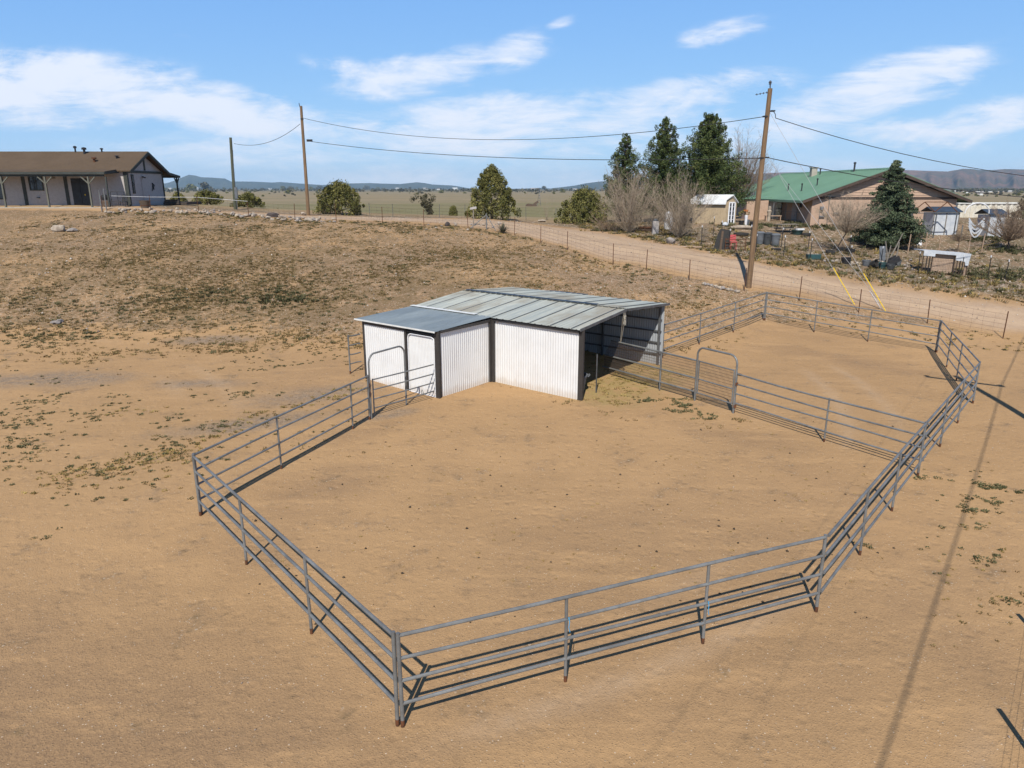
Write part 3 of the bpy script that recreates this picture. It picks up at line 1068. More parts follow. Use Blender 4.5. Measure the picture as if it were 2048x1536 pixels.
cam = bpy.data.cameras.new('camera')
cam.sensor_width = 36
cam.lens = FOC / 2048 * 36
cam.clip_start = .1
cam.clip_end = 40000
co = bpy.data.objects.new('camera', cam)
COL.objects.link(co)
co.location = (0, 0, EYE)
co.rotation_euler = (math.pi / 2 - PITCH, 0, 0)
sc.camera = co
sc.view_settings.view_transform = 'Standard'
sc.view_settings.look = 'None'
sc.view_settings.exposure = 0.14
sc.view_settings.gamma = 1
sc.view_settings.use_curve_mapping = False
try:
    sc.cycles.volume_bounces = 0
    sc.cycles.max_bounces = 6
except Exception:
    pass
# ------------------------------------------------------------------ corral of pipe panels
PEN = 'pipe corral panels round the pens'


def pipe_post(x, y, z0, z1, r, parent, foot=True):
    mb = MB()
    lx, ly = rng.uniform(-.012, .012), rng.uniform(-.012, .012)
    zf_ = z0 + (.11 if foot else .02)
    mb.tube([(x, y, zf_), (x + lx, y + ly, z1)], r, 10)
    mb.cur = 1
    mb.tube([(x, y, z0 - .15), (x, y, zf_ + .002)], r * 1.03, 10)
    return mb.build('post', ['steel', 'rust'], parent, True, True)


def corral_panel(label, a, b, fr, rails=(.40, .78, 1.15, 1.52), r=.027, posts=(1, 1), sag=.02, gap=.05, ties=()):
    """a welded panel of four pipe rails between points a and b"""
    a, b = Vector((a[0], a[1], 0)), Vector((b[0], b[1], 0))
    d = (b - a).normalized()
    a, b = a + d * gap, b - d * gap
    za, zb = hz(a.x, a.y), hz(b.x, b.y)
    t = thing('corral_panel', label, 'corral panel', (a.x, a.y, za), 0, PEN)
    L = (b - a).length

    def pt(f, z):
        p = a.lerp(b, f)
        base = za + (zb - za) * f
        return Vector((p.x, p.y, base + z))
    for q in rails:
        n = 13
        w1, w2 = rng.uniform(-1, 1) * sag, rng.uniform(-1, 1) * sag * .5
        pts = [pt(i / (n - 1), q - .015 + w1 * math.sin(math.pi * i / (n - 1)) + w2 * math.sin(2 * math.pi * i / (n - 1))) for i in range(n)]
        MB().tube(pts, r * (1.08 if q == rails[-1] else 1), 9).build('rail', 'steel', t, True, True)
    for i, f in enumerate(fr):
        if (i == 0 and not posts[0]) or (i == len(fr) - 1 and not posts[1]):
            continue
        p = a.lerp(b, f)
        end = i in (0, len(fr) - 1)
        pipe_post(p.x, p.y, hz(p.x, p.y), za + (zb - za) * f + rails[-1] + (.03 if end else -.02), .031 if end else .027, t)
    for f, q in ties:
        p = pt(f, q)
        mb = MB()
        mb.tube([p + Vector((.03, -.02, .04)), p + Vector((.04, -.04, -.03)), p + Vector((.03, -.05, -.12)), p + Vector((.05, -.05, -.2))], .007, 5)
        mb.build('twine', 'blue_tie', t, True, True)
    return t


cF = flat(799, 1455)
cL = flat(400, 1030)
cR = flat(1636, 1223)
cC = flat(1946, 806)
cB = flat(1873, 704)
cA = T(1528, 640)
gL = flat(741, 838)
BA = flat(874, 798)
g2 = flat(1465, 825)


def frac(a, b, p):
    a, b, p = Vector(a[:2]), Vector(b[:2]), Vector(p[:2])
    return (p - a).dot(b - a) / (b - a).length_squared


fr_left = [0] + sorted(frac(cF, cL, flat(*p)) for p in ((490, 1130), (617, 1272))) + [1]
corral_panel('pipe panel from the nearest double post back to the left corner post', cF, cL, fr_left)
fr_f = [0, frac(cF, cR, flat(1134, 1371)), frac(cF, cR, flat(1412, 1291)), 1]
corral_panel('pipe panel closest to the camera with blue twine tied to its two middle posts', cF, cR, fr_f, ties=((fr_f[1], 1.12), (fr_f[2], .78)))
corral_panel('pipe panel between the left corner post and the arched gate by the shed', cL, gL, [0, frac(cL, gL, flat(560, 938)), frac(cL, gL, flat(691, 855)), 1])
mid = flat(1836, 951)
corral_panel('pipe panel along the right side from the front right corner to the cross fence', cR, mid, [0, frac(cR, mid, flat(1719, 1110)), frac(cR, mid, flat(1783, 1022)), 1], posts=(0, 1))
corral_panel('pipe panel on the right side between the cross fence and the outer bend', mid, cC, [0, frac(mid, cC, flat(1881, 894)), frac(mid, cC, flat(1915, 847)), 1], posts=(0, 1))
corral_panel('short pipe panel from the outer bend up to the right rear corner of the pen', cC, cB, [0, frac(cC, cB, flat(1918, 760)), frac(cC, cB, flat(1893, 732)), 1])
corral_panel('rear pipe panel facing the gravel road, meeting the right rear corner', cB, cA, [0, frac(cB, cA, flat(1747, 680)), frac(cB, cA, T(1632, 661)), 1])
eE = Vector((6.75, 31.2, 0))
corral_panel('rear pipe panel from the shed towards the foot of the tall brown pole', cA, eE, [0, .34, .68, 1])
xr = flat(1863, 848, 1.42)
xr.z = 0.0
corral_panel('cross fence pipe panel between the tall mesh gate and the right side', g2, xr, [0, frac(g2, xr, flat(1637, 887)), .985], posts=(1, 0), rails=(.38, .72, 1.06, 1.42), sag=.05)
sD = Vector((-6.22, 28.72, 0))
sl_ = flat(699, 754)
corral_panel('short stub pipe panel on the far left corner of the white shed', sl_, sD, [0, 1], rails=(.42, .82, 1.2, 1.58), posts=(1, 0))


# arched walk gates
def hoop(mb, a, b, z, r=.032, rad=.32):
    a, b = Vector(a), Vector(b)
    d = (b - a).normalized()
    pts = [a - Vector((0, 0, .15)), a + Vector((0, 0, z - rad))]
    for k in range(1, 6):
        q = k / 6 * math.pi / 2
        pts.append(a + d * (rad - rad * math.cos(q)) + Vector((0, 0, z - rad + rad * math.sin(q))))
    zb = b.z - a.z
    for k in range(6):
        q = k / 6 * math.pi / 2
        pts.append(b - d * (rad - rad * math.sin(q)) + Vector((0, 0, -zb + z - rad + rad * math.cos(q))))
    pts += [b + Vector((0, 0, -zb + z - rad)), b - Vector((0, 0, .15))]
    mb.tube(pts, r, 10)


ga, gb = G(gL.x + .03, gL.y + .03), G(*flat(813, 811)[:2])
gate = thing('arched_gate', 'arched pipe gate frame beside the white sliding door of the shed', 'gate', tuple(ga), 0, 'arched gates of the pens')
mb = MB()
hoop(mb, ga, gb, 2.22)
mb.build('arch', 'steel', gate, True, True)
ends = BA + Vector((-.08, -.02, 0))
gs = ga.lerp(gb, .08) + Vector((-.02, .12, 0))
ge = ends + Vector((-.02, .05, 0))
for z in (.30, .62, .95, 1.42 - .12):
    MB().tube([gs + Vector((0, 0, z)), gs.lerp(ge, .5) + Vector((0, 0, z - .01)), ge + Vector((0, 0, z))], .024, 8).build('rail', 'steel', gate, True, True)
MB().tube([gs + Vector((0, 0, .06)), gs + Vector((0, 0, 1.33))], .024, 8).build('post', 'steel', gate, True, True)
mb = MB()
for k in range(2):
    o = ga + Vector((.03, -.02, 1.0 + .3 * k))
    mb.tube([o, o + Vector((-.03, -.05, -.12)), o + Vector((.0, -.04, -.26)), o + Vector((.02, 0, -.1))], .009, 5)
mb.build('chain', 'rust', gate, True, True)

# tall mesh gate and mesh panel of the cross fence
m0 = flat(1205, 748)
m1 = flat(1389, 801)
m2 = flat(1466, 826)
dirm = (m2 - m1).normalized()


def wire_grid(mb, a, b, z0, z1, dx=.052, dz=.105, r=.0068, cut=None):
    a, b = Vector((a.x, a.y, 0)), Vector((b.x, b.y, 0))
    L = (b - a).length
    n = int(L / dx)
    for i in range(n + 1):
        f = i / n
        p = a.lerp(b, f)
        lo = z0
        hi = min(z1, z1 if cut is None else cut(f))
        if hi - lo > .05:
            mb.tube([p + Vector((0, 0, lo)), p + Vector((0, 0, hi))], r, 3, False)
    k = int((z1 - z0) / dz)
    for j in range(k + 1):
        z = z0 + j * (z1 - z0) / k
        f0 = 0.0
        if cut is not None:
            while f0 < 1 and cut(f0) < z:
                f0 += .01
        mb.tube([a.lerp(b, f0) + Vector((0, 0, z)), b + Vector((0, 0, z))], r, 3, False)


mp = thing('mesh_fence', 'wire mesh panel with three pipe rails reaching into the open bay of the shed', 'fence panel', tuple(G(m0.x, m0.y)))
for z, f in ((.33, .0), (.84, .03), (1.50, .09)):
    MB().tube([m0.lerp(m1, f) + Vector((0, 0, z)), m0.lerp(m1, .5) + Vector((0, 0, z + .01)), m1 - dirm * .04 + Vector((0, 0, z))], .034, 9).build('rail', 'steel', mp, True, True)
pf = m0.lerp(m1, frac(m0, m1, flat(1314, 782)))
pipe_post(pf.x, pf.y, 0, 1.5, .032, mp, False)
mb = MB()
wire_grid(mb, m0.lerp(m1, .02) + Vector((0, .045, 0)), m1 + Vector((0, .045, 0)), .22, 1.5, cut=lambda f: .86 + f * 8)
mb.build('wire_infill', 'rust_wire', mp, False, True)
mg = thing('mesh_gate', 'tall arched walk gate filled with wire mesh in the cross fence', 'gate', tuple(G(m1.x, m1.y)), 0, 'arched gates of the pens')
mb = MB()
hoop(mb, m1, m2, 2.02, .036, .3)
mb.build('arch', 'steel', mg, True, True)
q1, q2 = m1 + dirm * .09, m2 - dirm * .09
for z in (.32, .84, 1.50):
    MB().tube([q1 + Vector((0, 0, z)), q2 + Vector((0, 0, z))], .026, 8).build('rail', 'steel', mg, True, True)
for q in (q1, q2):
    MB().tube([q + Vector((0, 0, .28)), q + Vector((0, 0, 1.53))], .026, 8).build('stile', 'steel', mg, True, True)
mb = MB()
wire_grid(mb, q1 + Vector((0, .035, 0)), q2 + Vector((0, .035, 0)), .32, 1.5)
mb.build('wire_infill', 'rust_wire', mg, False, True)
for z in (1.05, .25):
    MB().box(m2 + Vector((.03, -.03, z)), (.09, .06, .1)).build('hinge', 'rust', mg, False, True)
mb = MB()
mb.box(m2 + Vector((.10, -.03, 1.38)), (.18, .05, .07), math.atan2(dirm.y, dirm.x))
mb.build('latch', 'rust', mg, False, True)

# ------------------------------------------------------------------ white stable shed
ANG = math.atan2(BU[1], BU[0])
shed = thing('stable_shed', 'white corrugated stable shed with a low grey metal roof and an open bay', 'shed', (2.5, 25.0, 0), ANG)
# local axes: x along the front wall towards the open side, y to the back
XL, XA, YB, YA = -8.2, -4.22, 6.5, -3.1
EF, ER, EB = 2.62, 2.93, 2.70      # heights: front eave, ridge, back eave
RY = 3.2


def roofz(y):
    return EF + (ER - EF) * y / RY if y < RY else ER + (EB - ER) * (y - RY) / (YB - RY)


def wallsheet(name, a, b, top, mat='white_metal', z0=-.12, pitch=.115):
    return MB().corrug(a, b, z0, 2.5, pitch, .011, top=top).build(name, mat, shed, True)


def sheet2(name, a, b, top, inner_off, mat=('white_metal',), z0=-.12):
    wallsheet(name, a, b, top)
    ax_, bx_ = Vector(a), Vector(b)
    wallsheet('inner_lining', (a[0] + inner_off[0], a[1] + inner_off[1]), (b[0] + inner_off[0], b[1] + inner_off[1]), top, 'white_inner', z0)


flat_top = lambda h: (lambda t: h)
wallsheet('front_wall', (XA + .1, 0), (-.1, 0), flat_top(EF - .06))
wallsheet('inner_lining', (-.1, .09), (XA - .1, .09), flat_top(EF - .06), 'white_inner')
sheet2('back_wall', (0, YB), (XL, YB), flat_top(EB - .06), (0, -.05))
sheet2('side_wall', (XL, YB), (XL, YA), lambda t: min(roofz(max(0, YB + (YA - YB) * t)), 9) - .07 - (.12 if YB + (YA - YB) * t < 0 else 0), (.05, 0))
wallsheet('annex_side_wall', (XA, YA + .08), (XA, -.08), flat_top(2.5))
wallsheet('annex_front_wall', (XL + .06, YA), (-5.86, YA), flat_top(2.36))
wallsheet('partition', (XA - .15, 0.3), (XL, .3), flat_top(2.55), 'white_inner')
mb = MB()
mb.box(((XL - 5.86) / 2, YA - .012, 2.43), (abs(XL + 5.86), .05, .16))
mb.build('fascia', 'trim', shed)
# corner trims
for (x, y, w, h0, nm) in ((XA, YA, .19, 2.52, 0), (-.02, 0, .2, EF - .02, 0), (XL, YA, .12, 2.5, 0), (-5.84, YA - .004, .1, 2.5, 0)):
    mb = MB()
    mb.box((x + (.0 if w > .15 else 0), y + .03, h0 / 2 - .07), (w, .075, h0 + .14))
    mb.box((x + (.0 if x > -8 else 0), y + .09, h0 / 2 - .072), (.074, w, h0 + .13))
    mb.build('corner_trim', 'trim', shed)
mb = MB()
mb.box((XA + .10, -.055, EF / 2 - .07), (.2, .07, EF + .08))
mb.box((XA + .045, -.12, EF / 2 - .075), (.07, .1, EF + .02))
mb.build('corner_trim', 'trim', shed)
mb = MB()
mb.box((XA / 2 + .06, -.055, EF - .07), (abs(XA) - .3, .06, .13))
mb.build('eave_trim', 'trim', shed)
mb = MB()
mb.box((XA + .045, (YA - .0) / 2, 2.49), (.07, abs(YA) - .3, .1))
mb.build('eave_trim', 'trim', shed)
# sliding door
door = MB().corrug((-5.74, YA + .06), (XA - .1, YA + .06), .02, 2.24, .075, .008).build('door', 'white_metal', shed, True)
mb = MB()
fx0, fx1, fz1 = -5.72, XA - .13, 2.27
pts = [(fx0, YA + .02, .03), (fx0, YA + .02, fz1 - .15), (fx0 + .04, YA + .02, fz1 - .05), (fx0 + .15, YA + .02, fz1), (fx1 - .15, YA + .02, fz1), (fx1 - .04, YA + .02, fz1 - .05), (fx1, YA + .02, fz1 - .15), (fx1, YA + .02, .03), (fx0, YA + .02, .03)]
mb.tube(pts, .022, 8)
mb.build('frame', 'whiteplastic', door, True)
mb = MB()
mb.box(((fx0 + fx1) / 2, YA + .10, 2.42), (1.6, .05, .2))
mb.box(((fx0 + fx1) / 2, YA + .02, 2.34), (1.5, .04, .06))
mb.build('door_track', 'black_steel', shed)
mb = MB()
mb.tube([(fx0 + .7, YA - .05, -.05), (fx0 + .7, YA - .05, .16), (fx0 + .73, YA - .05, .22), (fx0 + .78, YA - .05, .16), (fx0 + .78, YA - .05, .0)], .014, 6)
mb.build('bolt', 'steel', door, True)


# roofs
def roof_sheet(name, x0, x1, y0, y1, zf_, mat, rib=.305, hgt=.02, th=.0):
    """ribbed sheets running down the slope"""
    mb = MB()
    xs = []
    n = int(round((x1 - x0) / rib))
    w = (x1 - x0) / n
    prof = [(0, 0), (w * .36, 0), (w * .42, hgt), (w * .58, hgt), (w * .64, 0)]
    line = []
    for i in range(n):
        for a, b in prof:
            line.append((x0 + i * w + a, b))
    line.append((x1, 0))
    ys = [y0, (y0 + y1) / 2, y1]
    vs = []
    for (x, b) in line:
        for y in ys:
            vs.append((x, y, zf_(y) + b))
    k = len(ys)
    fs = [(i * k + j, (i + 1) * k + j, (i + 1) * k + j + 1, i * k + j + 1) for i in range(len(line) - 1) for j in range(k - 1)]
    mb.add(vs, fs)
    return mb.build(name, mat, shed)


rf = roof_sheet('front_roof', XL - .35, .02, -.16, RY + .02, lambda y: EF + .02 + (ER - EF) * y / RY, 'galv_roof', .305, .016)
rb = roof_sheet('back_roof', XL - .35, .06, RY - .1, YB + .3, lambda y: ER + .04 - (ER - EB) * (y - RY) / (YB - RY), 'galv_roof', .305, .016)
for k in range(9):
    x = XL - .35 + .93 * k + .75
    if x > -.1:
        break
    mb = MB()
    for (ya, yb, zo) in ((-.15, RY - .08, 0), (RY + .02, YB + .28, .022)):
        z1 = EF + .042 + (ER - EF) * ya / RY if ya < RY - .5 else ER + .062 - (ER - EB) * (ya - RY) / (YB - RY)
        z2 = EF + .042 + (ER - EF) * yb / RY if yb < RY else ER + .062 - (ER - EB) * (yb - RY) / (YB - RY)
        mb.bar((x, ya, z1), (x, yb, z2), .035, .012)
    mb.build('roof_seam', 'steel_dark', shed)
mb = MB()
for i in range(26):
    x = XL + .0 + i * .28
    if x > -1.3:
        break
    mb.box((x, RY + .01, ER + .075), (.27, .16, .03), 0, 0, 0)
mb.build('ridge_strip', 'dark_roof', shed)
az_ = lambda y: 2.53 + .035 * (y - YA)
roof_sheet('annex_roof', XL - .36, XA + .06, YA - .12, -.02, lambda y: az_(y), 'blue_roof', .9, .008)
mb = MB()
mb.box(((XL - .36 + XA + .06) / 2, YA - .14, 2.512), (XA - XL + .42, .02, .055))
mb.build('annex_edge', 'flash', shed)
mb = MB()
mb.bar((XL - .36, -.10, 2.675), (XA - .7, -.10, 2.675), .22, .012)
mb.build('flashing', 'flash', shed)
mb = MB()
mb.bar((.035, -.16, EF + .0), (.035, RY, ER + .0), .03, .1)
mb.bar((.075, RY, ER + .0), (.075, YB + .3, EB + .0), .03, .1)
mb.build('rake_trim', 'steel_dark', shed)
mb = MB()
mb.prism([(XL + 1.2, YB + .25, 2.64), (-4.95, YB + .25, 2.64), (-4.95, 8.25, 2.47), (XL + 1.2, 8.25, 2.47)], (0, 0, .05))
for x in (XL + 1.4, -5.1):
    mb.box((x, 8.1, 1.2), (.09, .09, 2.6))
mb.build('rear_roof', 'dark_roof', shed)
# inside framing
for z in (.55, 1.05, 1.55, 2.05):
    MB().box(((XL) / 2, YB - .1, z), (abs(XL) - .1, .05, .06)).build('girt', 'steel_dark', shed)
for (x, y) in ((-.12, YB - .16), (-2.9, YB - .2), (-5.6, YB - .2), (-.1, .12), (-2.9, .3)):
    MB().box((x, y, 1.25), (.08, .08, 2.75)).build('post', 'steel_dark', shed)
for y in (.25, 1.6, RY, 4.8, YB - .25):
    MB().box((XL / 2, y, roofz(y) - .08), (abs(XL) - .2, .06, .1)).build('purlin', 'steel_dark', shed)
MB().box((-.06, 1.2, .7), (.035, .035, 1.6)).build('bay_post', 'steel_dark', shed)


def sw(x, y, z):
    v = Vector((2.5, 25.0)) + Vector(BU) * x + Vector(BV) * y
    return Vector((v.x, v.y, z))


rp = thing('rope', 'pale looped rope hanging from the open gable of the shed to the mesh panel', 'rope', tuple(sw(.05, 2.9, 2.8)))
pend = m0.lerp(m1, .2) + Vector((0, 0, 1.5))
for k in (-1, 1):
    o = Vector((.06 * k, .02 * k, 0))
    p0 = sw(.08, 2.9, 2.84)
    MB().tube([p0 + o * .4, p0.lerp(pend, .2) + o * .7, p0.lerp(pend, .6) + o * .5, pend + o * .2], .013, 6).build('strand', 'rope', rp, True, True)
mb = MB()
p0 = sw(.1, 2.9, 2.72)
for k in range(7):
    mb.tube([p0 + Vector((.04 * math.cos(a_), .03 * math.sin(a_ + k), -.05 * k + .05 * math.sin(a_))) for a_ in [q * 1.05 for q in range(7)]], .01, 5)
mb.build('knot', 'rope', rp, True, True)
tb = thing('water_tub', 'dark round water tub just inside the open bay of the shed', 'tub', tuple(G(*sw(-.85, .85, 0)[:2])))
mb = MB()
mb.lathe([(.40, 0), (.50, .6), (.54, .62), (.54, .66), (.48, .66), (.40, .1), (0, .09)], n=20)
mb.build('shell', 'greyplastic', tb, True)
for s in (-1, 1):
    MB().tube([(s * .53, -.1, .58), (s * .6, -.08, .66), (s * .6, .08, .66), (s * .53, .1, .58)], .02, 6).build('handle', 'greyplastic', tb, True)
# ------------------------------------------------------------------ brown roofed house on the hill
HX1, HY0, HY1, HZ = -34.85, 67.0, 73.8, 5.86     # right end, front wall, back wall, floor level
HX0 = -63.0
house = thing('ranch_house', 'low pale house with brown shingle roof and a dark post porch on the hill', 'house', (HX1, HY0, HZ))
E_ = 9.02            # underside of the main eave at the wall
RZ, RYY = 10.72, (HY0 + HY1) / 2


def hb(name, mat, fn, parent=None, bev=0, smooth=False):
    mb = MB()
    fn(mb)
    return mb.build(name, mat, parent or house, smooth, True, bev)


# walls
hb('front_wall', 'siding_grey', lambda m: m.box(((HX0 + HX1) / 2, HY0 + .08, (HZ + E_) / 2), (HX1 - HX0, .16, E_ - HZ)))
gb_ = hb('gable_wall', 'siding_grey', lambda m: m.prism([(HX1 - .02, HY0 + .165, HZ), (HX1 - .02, HY1, HZ), (HX1 - .02, HY1, E_), (HX1 - .02, RYY, RZ - .22), (HX1 - .02, HY0 + .165, E_)], (-.16, 0, 0)))
hb('back_wall', 'siding_grey', lambda m: m.box(((HX0 + HX1) / 2 - .1, HY1 - .08, (HZ + E_) / 2), (HX1 - HX0 - .3, .15, E_ - HZ)))
# main roof: two slabs
sl_m = (RZ - (E_ + .08)) / (RYY - HY0)
rfm = hb('roof', 'shingle', lambda m: (m.prism([(HX0, HY0 - .35, E_ + .08 - .35 * sl_m), (HX0, RYY, RZ), (HX0, RYY, RZ + .1), (HX0, HY0 - .35, E_ + .18 - .35 * sl_m)], (HX1 + .55 - HX0, 0, 0)),
                                       m.prism([(HX0, HY1 + .35, E_ + .08 - .35 * sl_m), (HX0, RYY + .002, RZ), (HX0, RYY + .002, RZ + .1), (HX0, HY1 + .35, E_ + .18 - .35 * sl_m)], (HX1 + .55 - HX0, 0, 0))))
# rake boards on the gable end
rake = HX1 + .57
hb('rake_board', 'house_trim', lambda m: (m.bar((rake, HY0 - .35, E_ + .02 - .35 * sl_m), (rake, RYY - .01, RZ - .06), .05, .26)))
hb('rake_board', 'house_trim', lambda m: (m.bar((rake, HY1 + .35, E_ + .02 - .35 * sl_m), (rake, RYY + .01, RZ - .06), .05, .26)))
hb('belt_board', 'house_trim', lambda m: m.box((HX1 + .03, RYY, E_ - .08), (.06, HY1 - HY0, .22)))
hb('king_board', 'house_trim', lambda m: m.box((HX1 + .03, RYY, (E_ + RZ) / 2 - .1), (.06, .2, RZ - E_ - .35)))
hb('corner_board', 'house_trim', lambda m: (m.box((HX1 + .02, HY0 + .03, (HZ + E_) / 2 - .06), (.09, .25, E_ - HZ - .1)), m.box((HX1 - .16, HY0 - .02, (HZ + E_) / 2 - .06), (.28, .06, E_ - HZ - .1))))
hb('corner_board', 'house_trim', lambda m: m.box((HX1 + .02, HY1 - .04, (HZ + E_) / 2 - .06), (.09, .12, E_ - HZ - .1)))
# front porch roof, fascia and floor
PX1 = HX1 - .85
PY = 64.75
hb('porch_roof', 'shingle', lambda m: m.prism([(HX0, PY - .1, 8.80), (HX0, HY0 - .3, E_ + .0), (HX0, HY0 - .3, E_ + .09), (HX0, PY - .1, 8.89)], (PX1 + .15 - HX0, 0, 0)))
hb('porch_fascia', 'house_trim', lambda m: (m.box(((HX0 + PX1) / 2 + .06, PY - .13, 8.75), (PX1 + .2 - HX0, .05, .2)), m.bar((PX1 + .18, PY - .1, 8.76), (PX1 + .18, HY0 - .02, E_ - .1), .05, .22)))
hb('porch_beam', 'house_trim', lambda m: m.box(((HX0 + PX1) / 2, PY + .05, 8.56), (PX1 - HX0, .12, .17)))
hb('porch_floor', 'concrete', lambda m: m.box(((HX0 + PX1) / 2 + .6, (PY + HY0) / 2 - .2, HZ - .09), (PX1 + 1.2 - HX0, HY0 - PY + .4, .18)))


def col_x(px, Y):
    return at(px, 400, Y).x


for px in (9, 96, 182, -78):
    x = col_x(px, PY)

    def f(m, x=x):
        m.box((x, PY + .05, (HZ + 8.48) / 2 - .02), (.13, .13, 8.48 - HZ))
        for s in (-1, 1):
            m.bar((x, PY + .05, 7.85), (x + s * .62, PY + .05, 8.46), .09, .09)
    hb('porch_post', 'house_post', f)
hb('porch_post', 'house_trim', lambda m: m.box((col_x(217, PY), PY + .05, (HZ + 8.48) / 2 - .02), (.12, .12, 8.48 - HZ)))  # shade on this end post is put into its colour, the darker trim
for px in (53, 137):
    hb('wall_batten', 'house_trim', lambda m: m.box((col_x(px, HY0), HY0 - .02, (HZ + E_) / 2 - .1), (.3, .06, E_ - HZ - .2)))


def window(par, name, x0, x1, z0, z1, y, world_axis='x', frame='house_trim', mull=1, rail=0, wframe=None):
    """a framed window on a wall facing -y"""
    def fr(m):
        w = .1
        m.box(((x0 + x1) / 2, y - .03, z0), (x1 - x0 + .1, .07, w))
        m.box(((x0 + x1) / 2, y - .03, z1), (x1 - x0 + .1, .07, w))
        for x in (x0, x1):
            m.box((x, y - .032, (z0 + z1) / 2), (w, .07, z1 - z0 - w))
        for k in range(mull):
            xx = x0 + (x1 - x0) * (k + 1) / (mull + 1)
            m.box((xx, y - .024, (z0 + z1) / 2), (.05, .04, z1 - z0 - w))
        for k in range(rail):
            zz = z0 + (z1 - z0) * (k + 1) / (rail + 1)
            m.box(((x0 + x1) / 2, y - .018, zz), (x1 - x0 - w, .03, .05))
    o = hb(name, frame, fr, par)
    hb('pane', 'glass', lambda m: m.box(((x0 + x1) / 2, y - .006, (z0 + z1) / 2), (x1 - x0 - .05, .02, z1 - z0 - .05)), o)
    return o


window(house, 'window', col_x(65, HY0), col_x(91, HY0), 7.32, 8.62, HY0)
window(house, 'window', col_x(-14, HY0), col_x(12, HY0), 6.55, 8.6, HY0)
dx0, dx1 = col_x(148, HY0), col_x(181, HY0)
dr = hb('door', 'black_steel', lambda m: (m.box(((dx0 + dx1) / 2, HY0 - .03, HZ + 1.22), (dx1 - dx0, .06, 2.5)), m.box(((dx0 + dx1) / 2, HY0 - .07, HZ + 1.22), (.08, .04, 2.46))))
hb('handle', 'yellow', lambda m: m.box((dx1 - .35, HY0 - .1, HZ + 1.05), (.07, .05, .12)), dr)
hb('house_number', 'wood_old', lambda m: m.box((col_x(113, HY0), HY0 - .02, 8.38), (.42, .04, .12)))
hb('dryer_vent', 'blackplastic', lambda m: m.lathe([(.16, 0), (.14, .06)], (col_x(78.5, HY0), HY0 - .06, 6.62), 12))
# narrow window, lamp and ornament on the gable end
hb('gable_window', 'house_trim', lambda m: m.box((HX1 + .012, HY0 + .95, 7.85), (.06, .42, 1.7)))
gw = [o for o in house.children if o.name.startswith('gable_window')][0]
hb('pane', 'glass', lambda m: (m.box((HX1 + .045, HY0 + .95, 8.26), (.02, .28, .66)), m.box((HX1 + .045, HY0 + .95, 7.43), (.02, .28, .66))), gw)
fl = hb('flood_lamp', 'blackplastic', lambda m: (m.box((HX1 + .05, HY0 + 2.75, 8.52), (.08, .14, .1)), m.lathe([(.04, 0), (.1, .12), (.09, .13)], (HX1 + .16, HY0 + 2.62, 8.42), 8), m.lathe([(.04, 0), (.1, .12), (.09, .13)], (HX1 + .16, HY0 + 2.95, 8.38), 8)))
orn = thing('wall_ornament', 'small dark metal figure hung on the end wall of the pale house', 'ornament', (HX1 + .04, HY0 + 4.6, 7.5))
mb = MB()
o = Vector((HX1 + .05, HY0 + 4.55, 7.3))
mb.tube([o + Vector((0, .1, .05)), o + Vector((0, .0, .3)), o + Vector((0, .08, .55)), o + Vector((0, -.06, .62))], [.05, .09, .08, .07], 6)
mb.tube([o + Vector((0, 0, .3)), o + Vector((0, -.2, .08)), o + Vector((0, -.24, -.08))], .035, 5)
mb.tube([o + Vector((0, .05, .45)), o + Vector((0, .26, .36)), o + Vector((0, .34, .5))], .03, 5)
mb.build('figure', 'blackplastic', orn, True, True)
hb('cable_conduit', 'siding_grey', lambda m: m.bar((HX1 + .03, HY0 + 2.5, HZ + .1), (HX1 + .03, HY0 + 2.5, 8.4), .03))
# roof vents
for px, py, w, h in ((152, 310, .24, .34), (170.5, 316, .34, .36), (205, 312, .24, .22), (235, 324, .3, .16), (190, 330, .34, .26)):
    Y = HY0 + (RYY - HY0) * max(.05, min(.97, (341 - py) / 29))
    p = at(px, py, Y)
    z = E_ + .18 + sl_m * (Y - HY0)
    mb = MB()
    mb.lathe([(w * .3, -.1), (w * .3, h), (w * .62, h), (w * .62, h * 1.45), (w * .2, h * 1.6)], (p.x, Y, z), 10)
    mb.build('roof_vent', 'rust' if py == 330 else 'blackplastic', house, False, True)
# rear porch at the far right corner
BX = HX1 + .1
hb('side_porch_roof', 'shingle', lambda m: m.prism([(BX - 3.2, HY1 + .3, E_ - .12), (BX - 3.2, HY1 + 2.5, 8.62), (BX - 3.2, HY1 + 2.5, 8.72), (BX - 3.2, HY1 + .3, E_ - .02)], (3.7, 0, 0)))
hb('side_porch_fascia', 'house_trim', lambda m: (m.bar((BX + .53, HY1 + .3, E_ - .15), (BX + .53, HY1 + 2.52, 8.6), .05, .22), m.box((BX - 1.4, HY1 + 2.53, 8.6), (3.9, .05, .2))))


def sp(m):
    x, y = BX + .25, HY1 + 2.3
    m.box((x, y, 7.2), (.13, .13, 2.9))
    for s in (-1, 1):
        m.bar((x, y, 7.9), (x, y + s * .5, 8.5), .09)


hb('side_porch_post', 'house_trim', sp)
hb('deck', 'deck', lambda m: [m.box((BX + .2, HY1 + .15 + .22 * k, HZ + .13 + .0), (3.6, .2, .26 + .01 * (k % 2))) for k in range(16)])
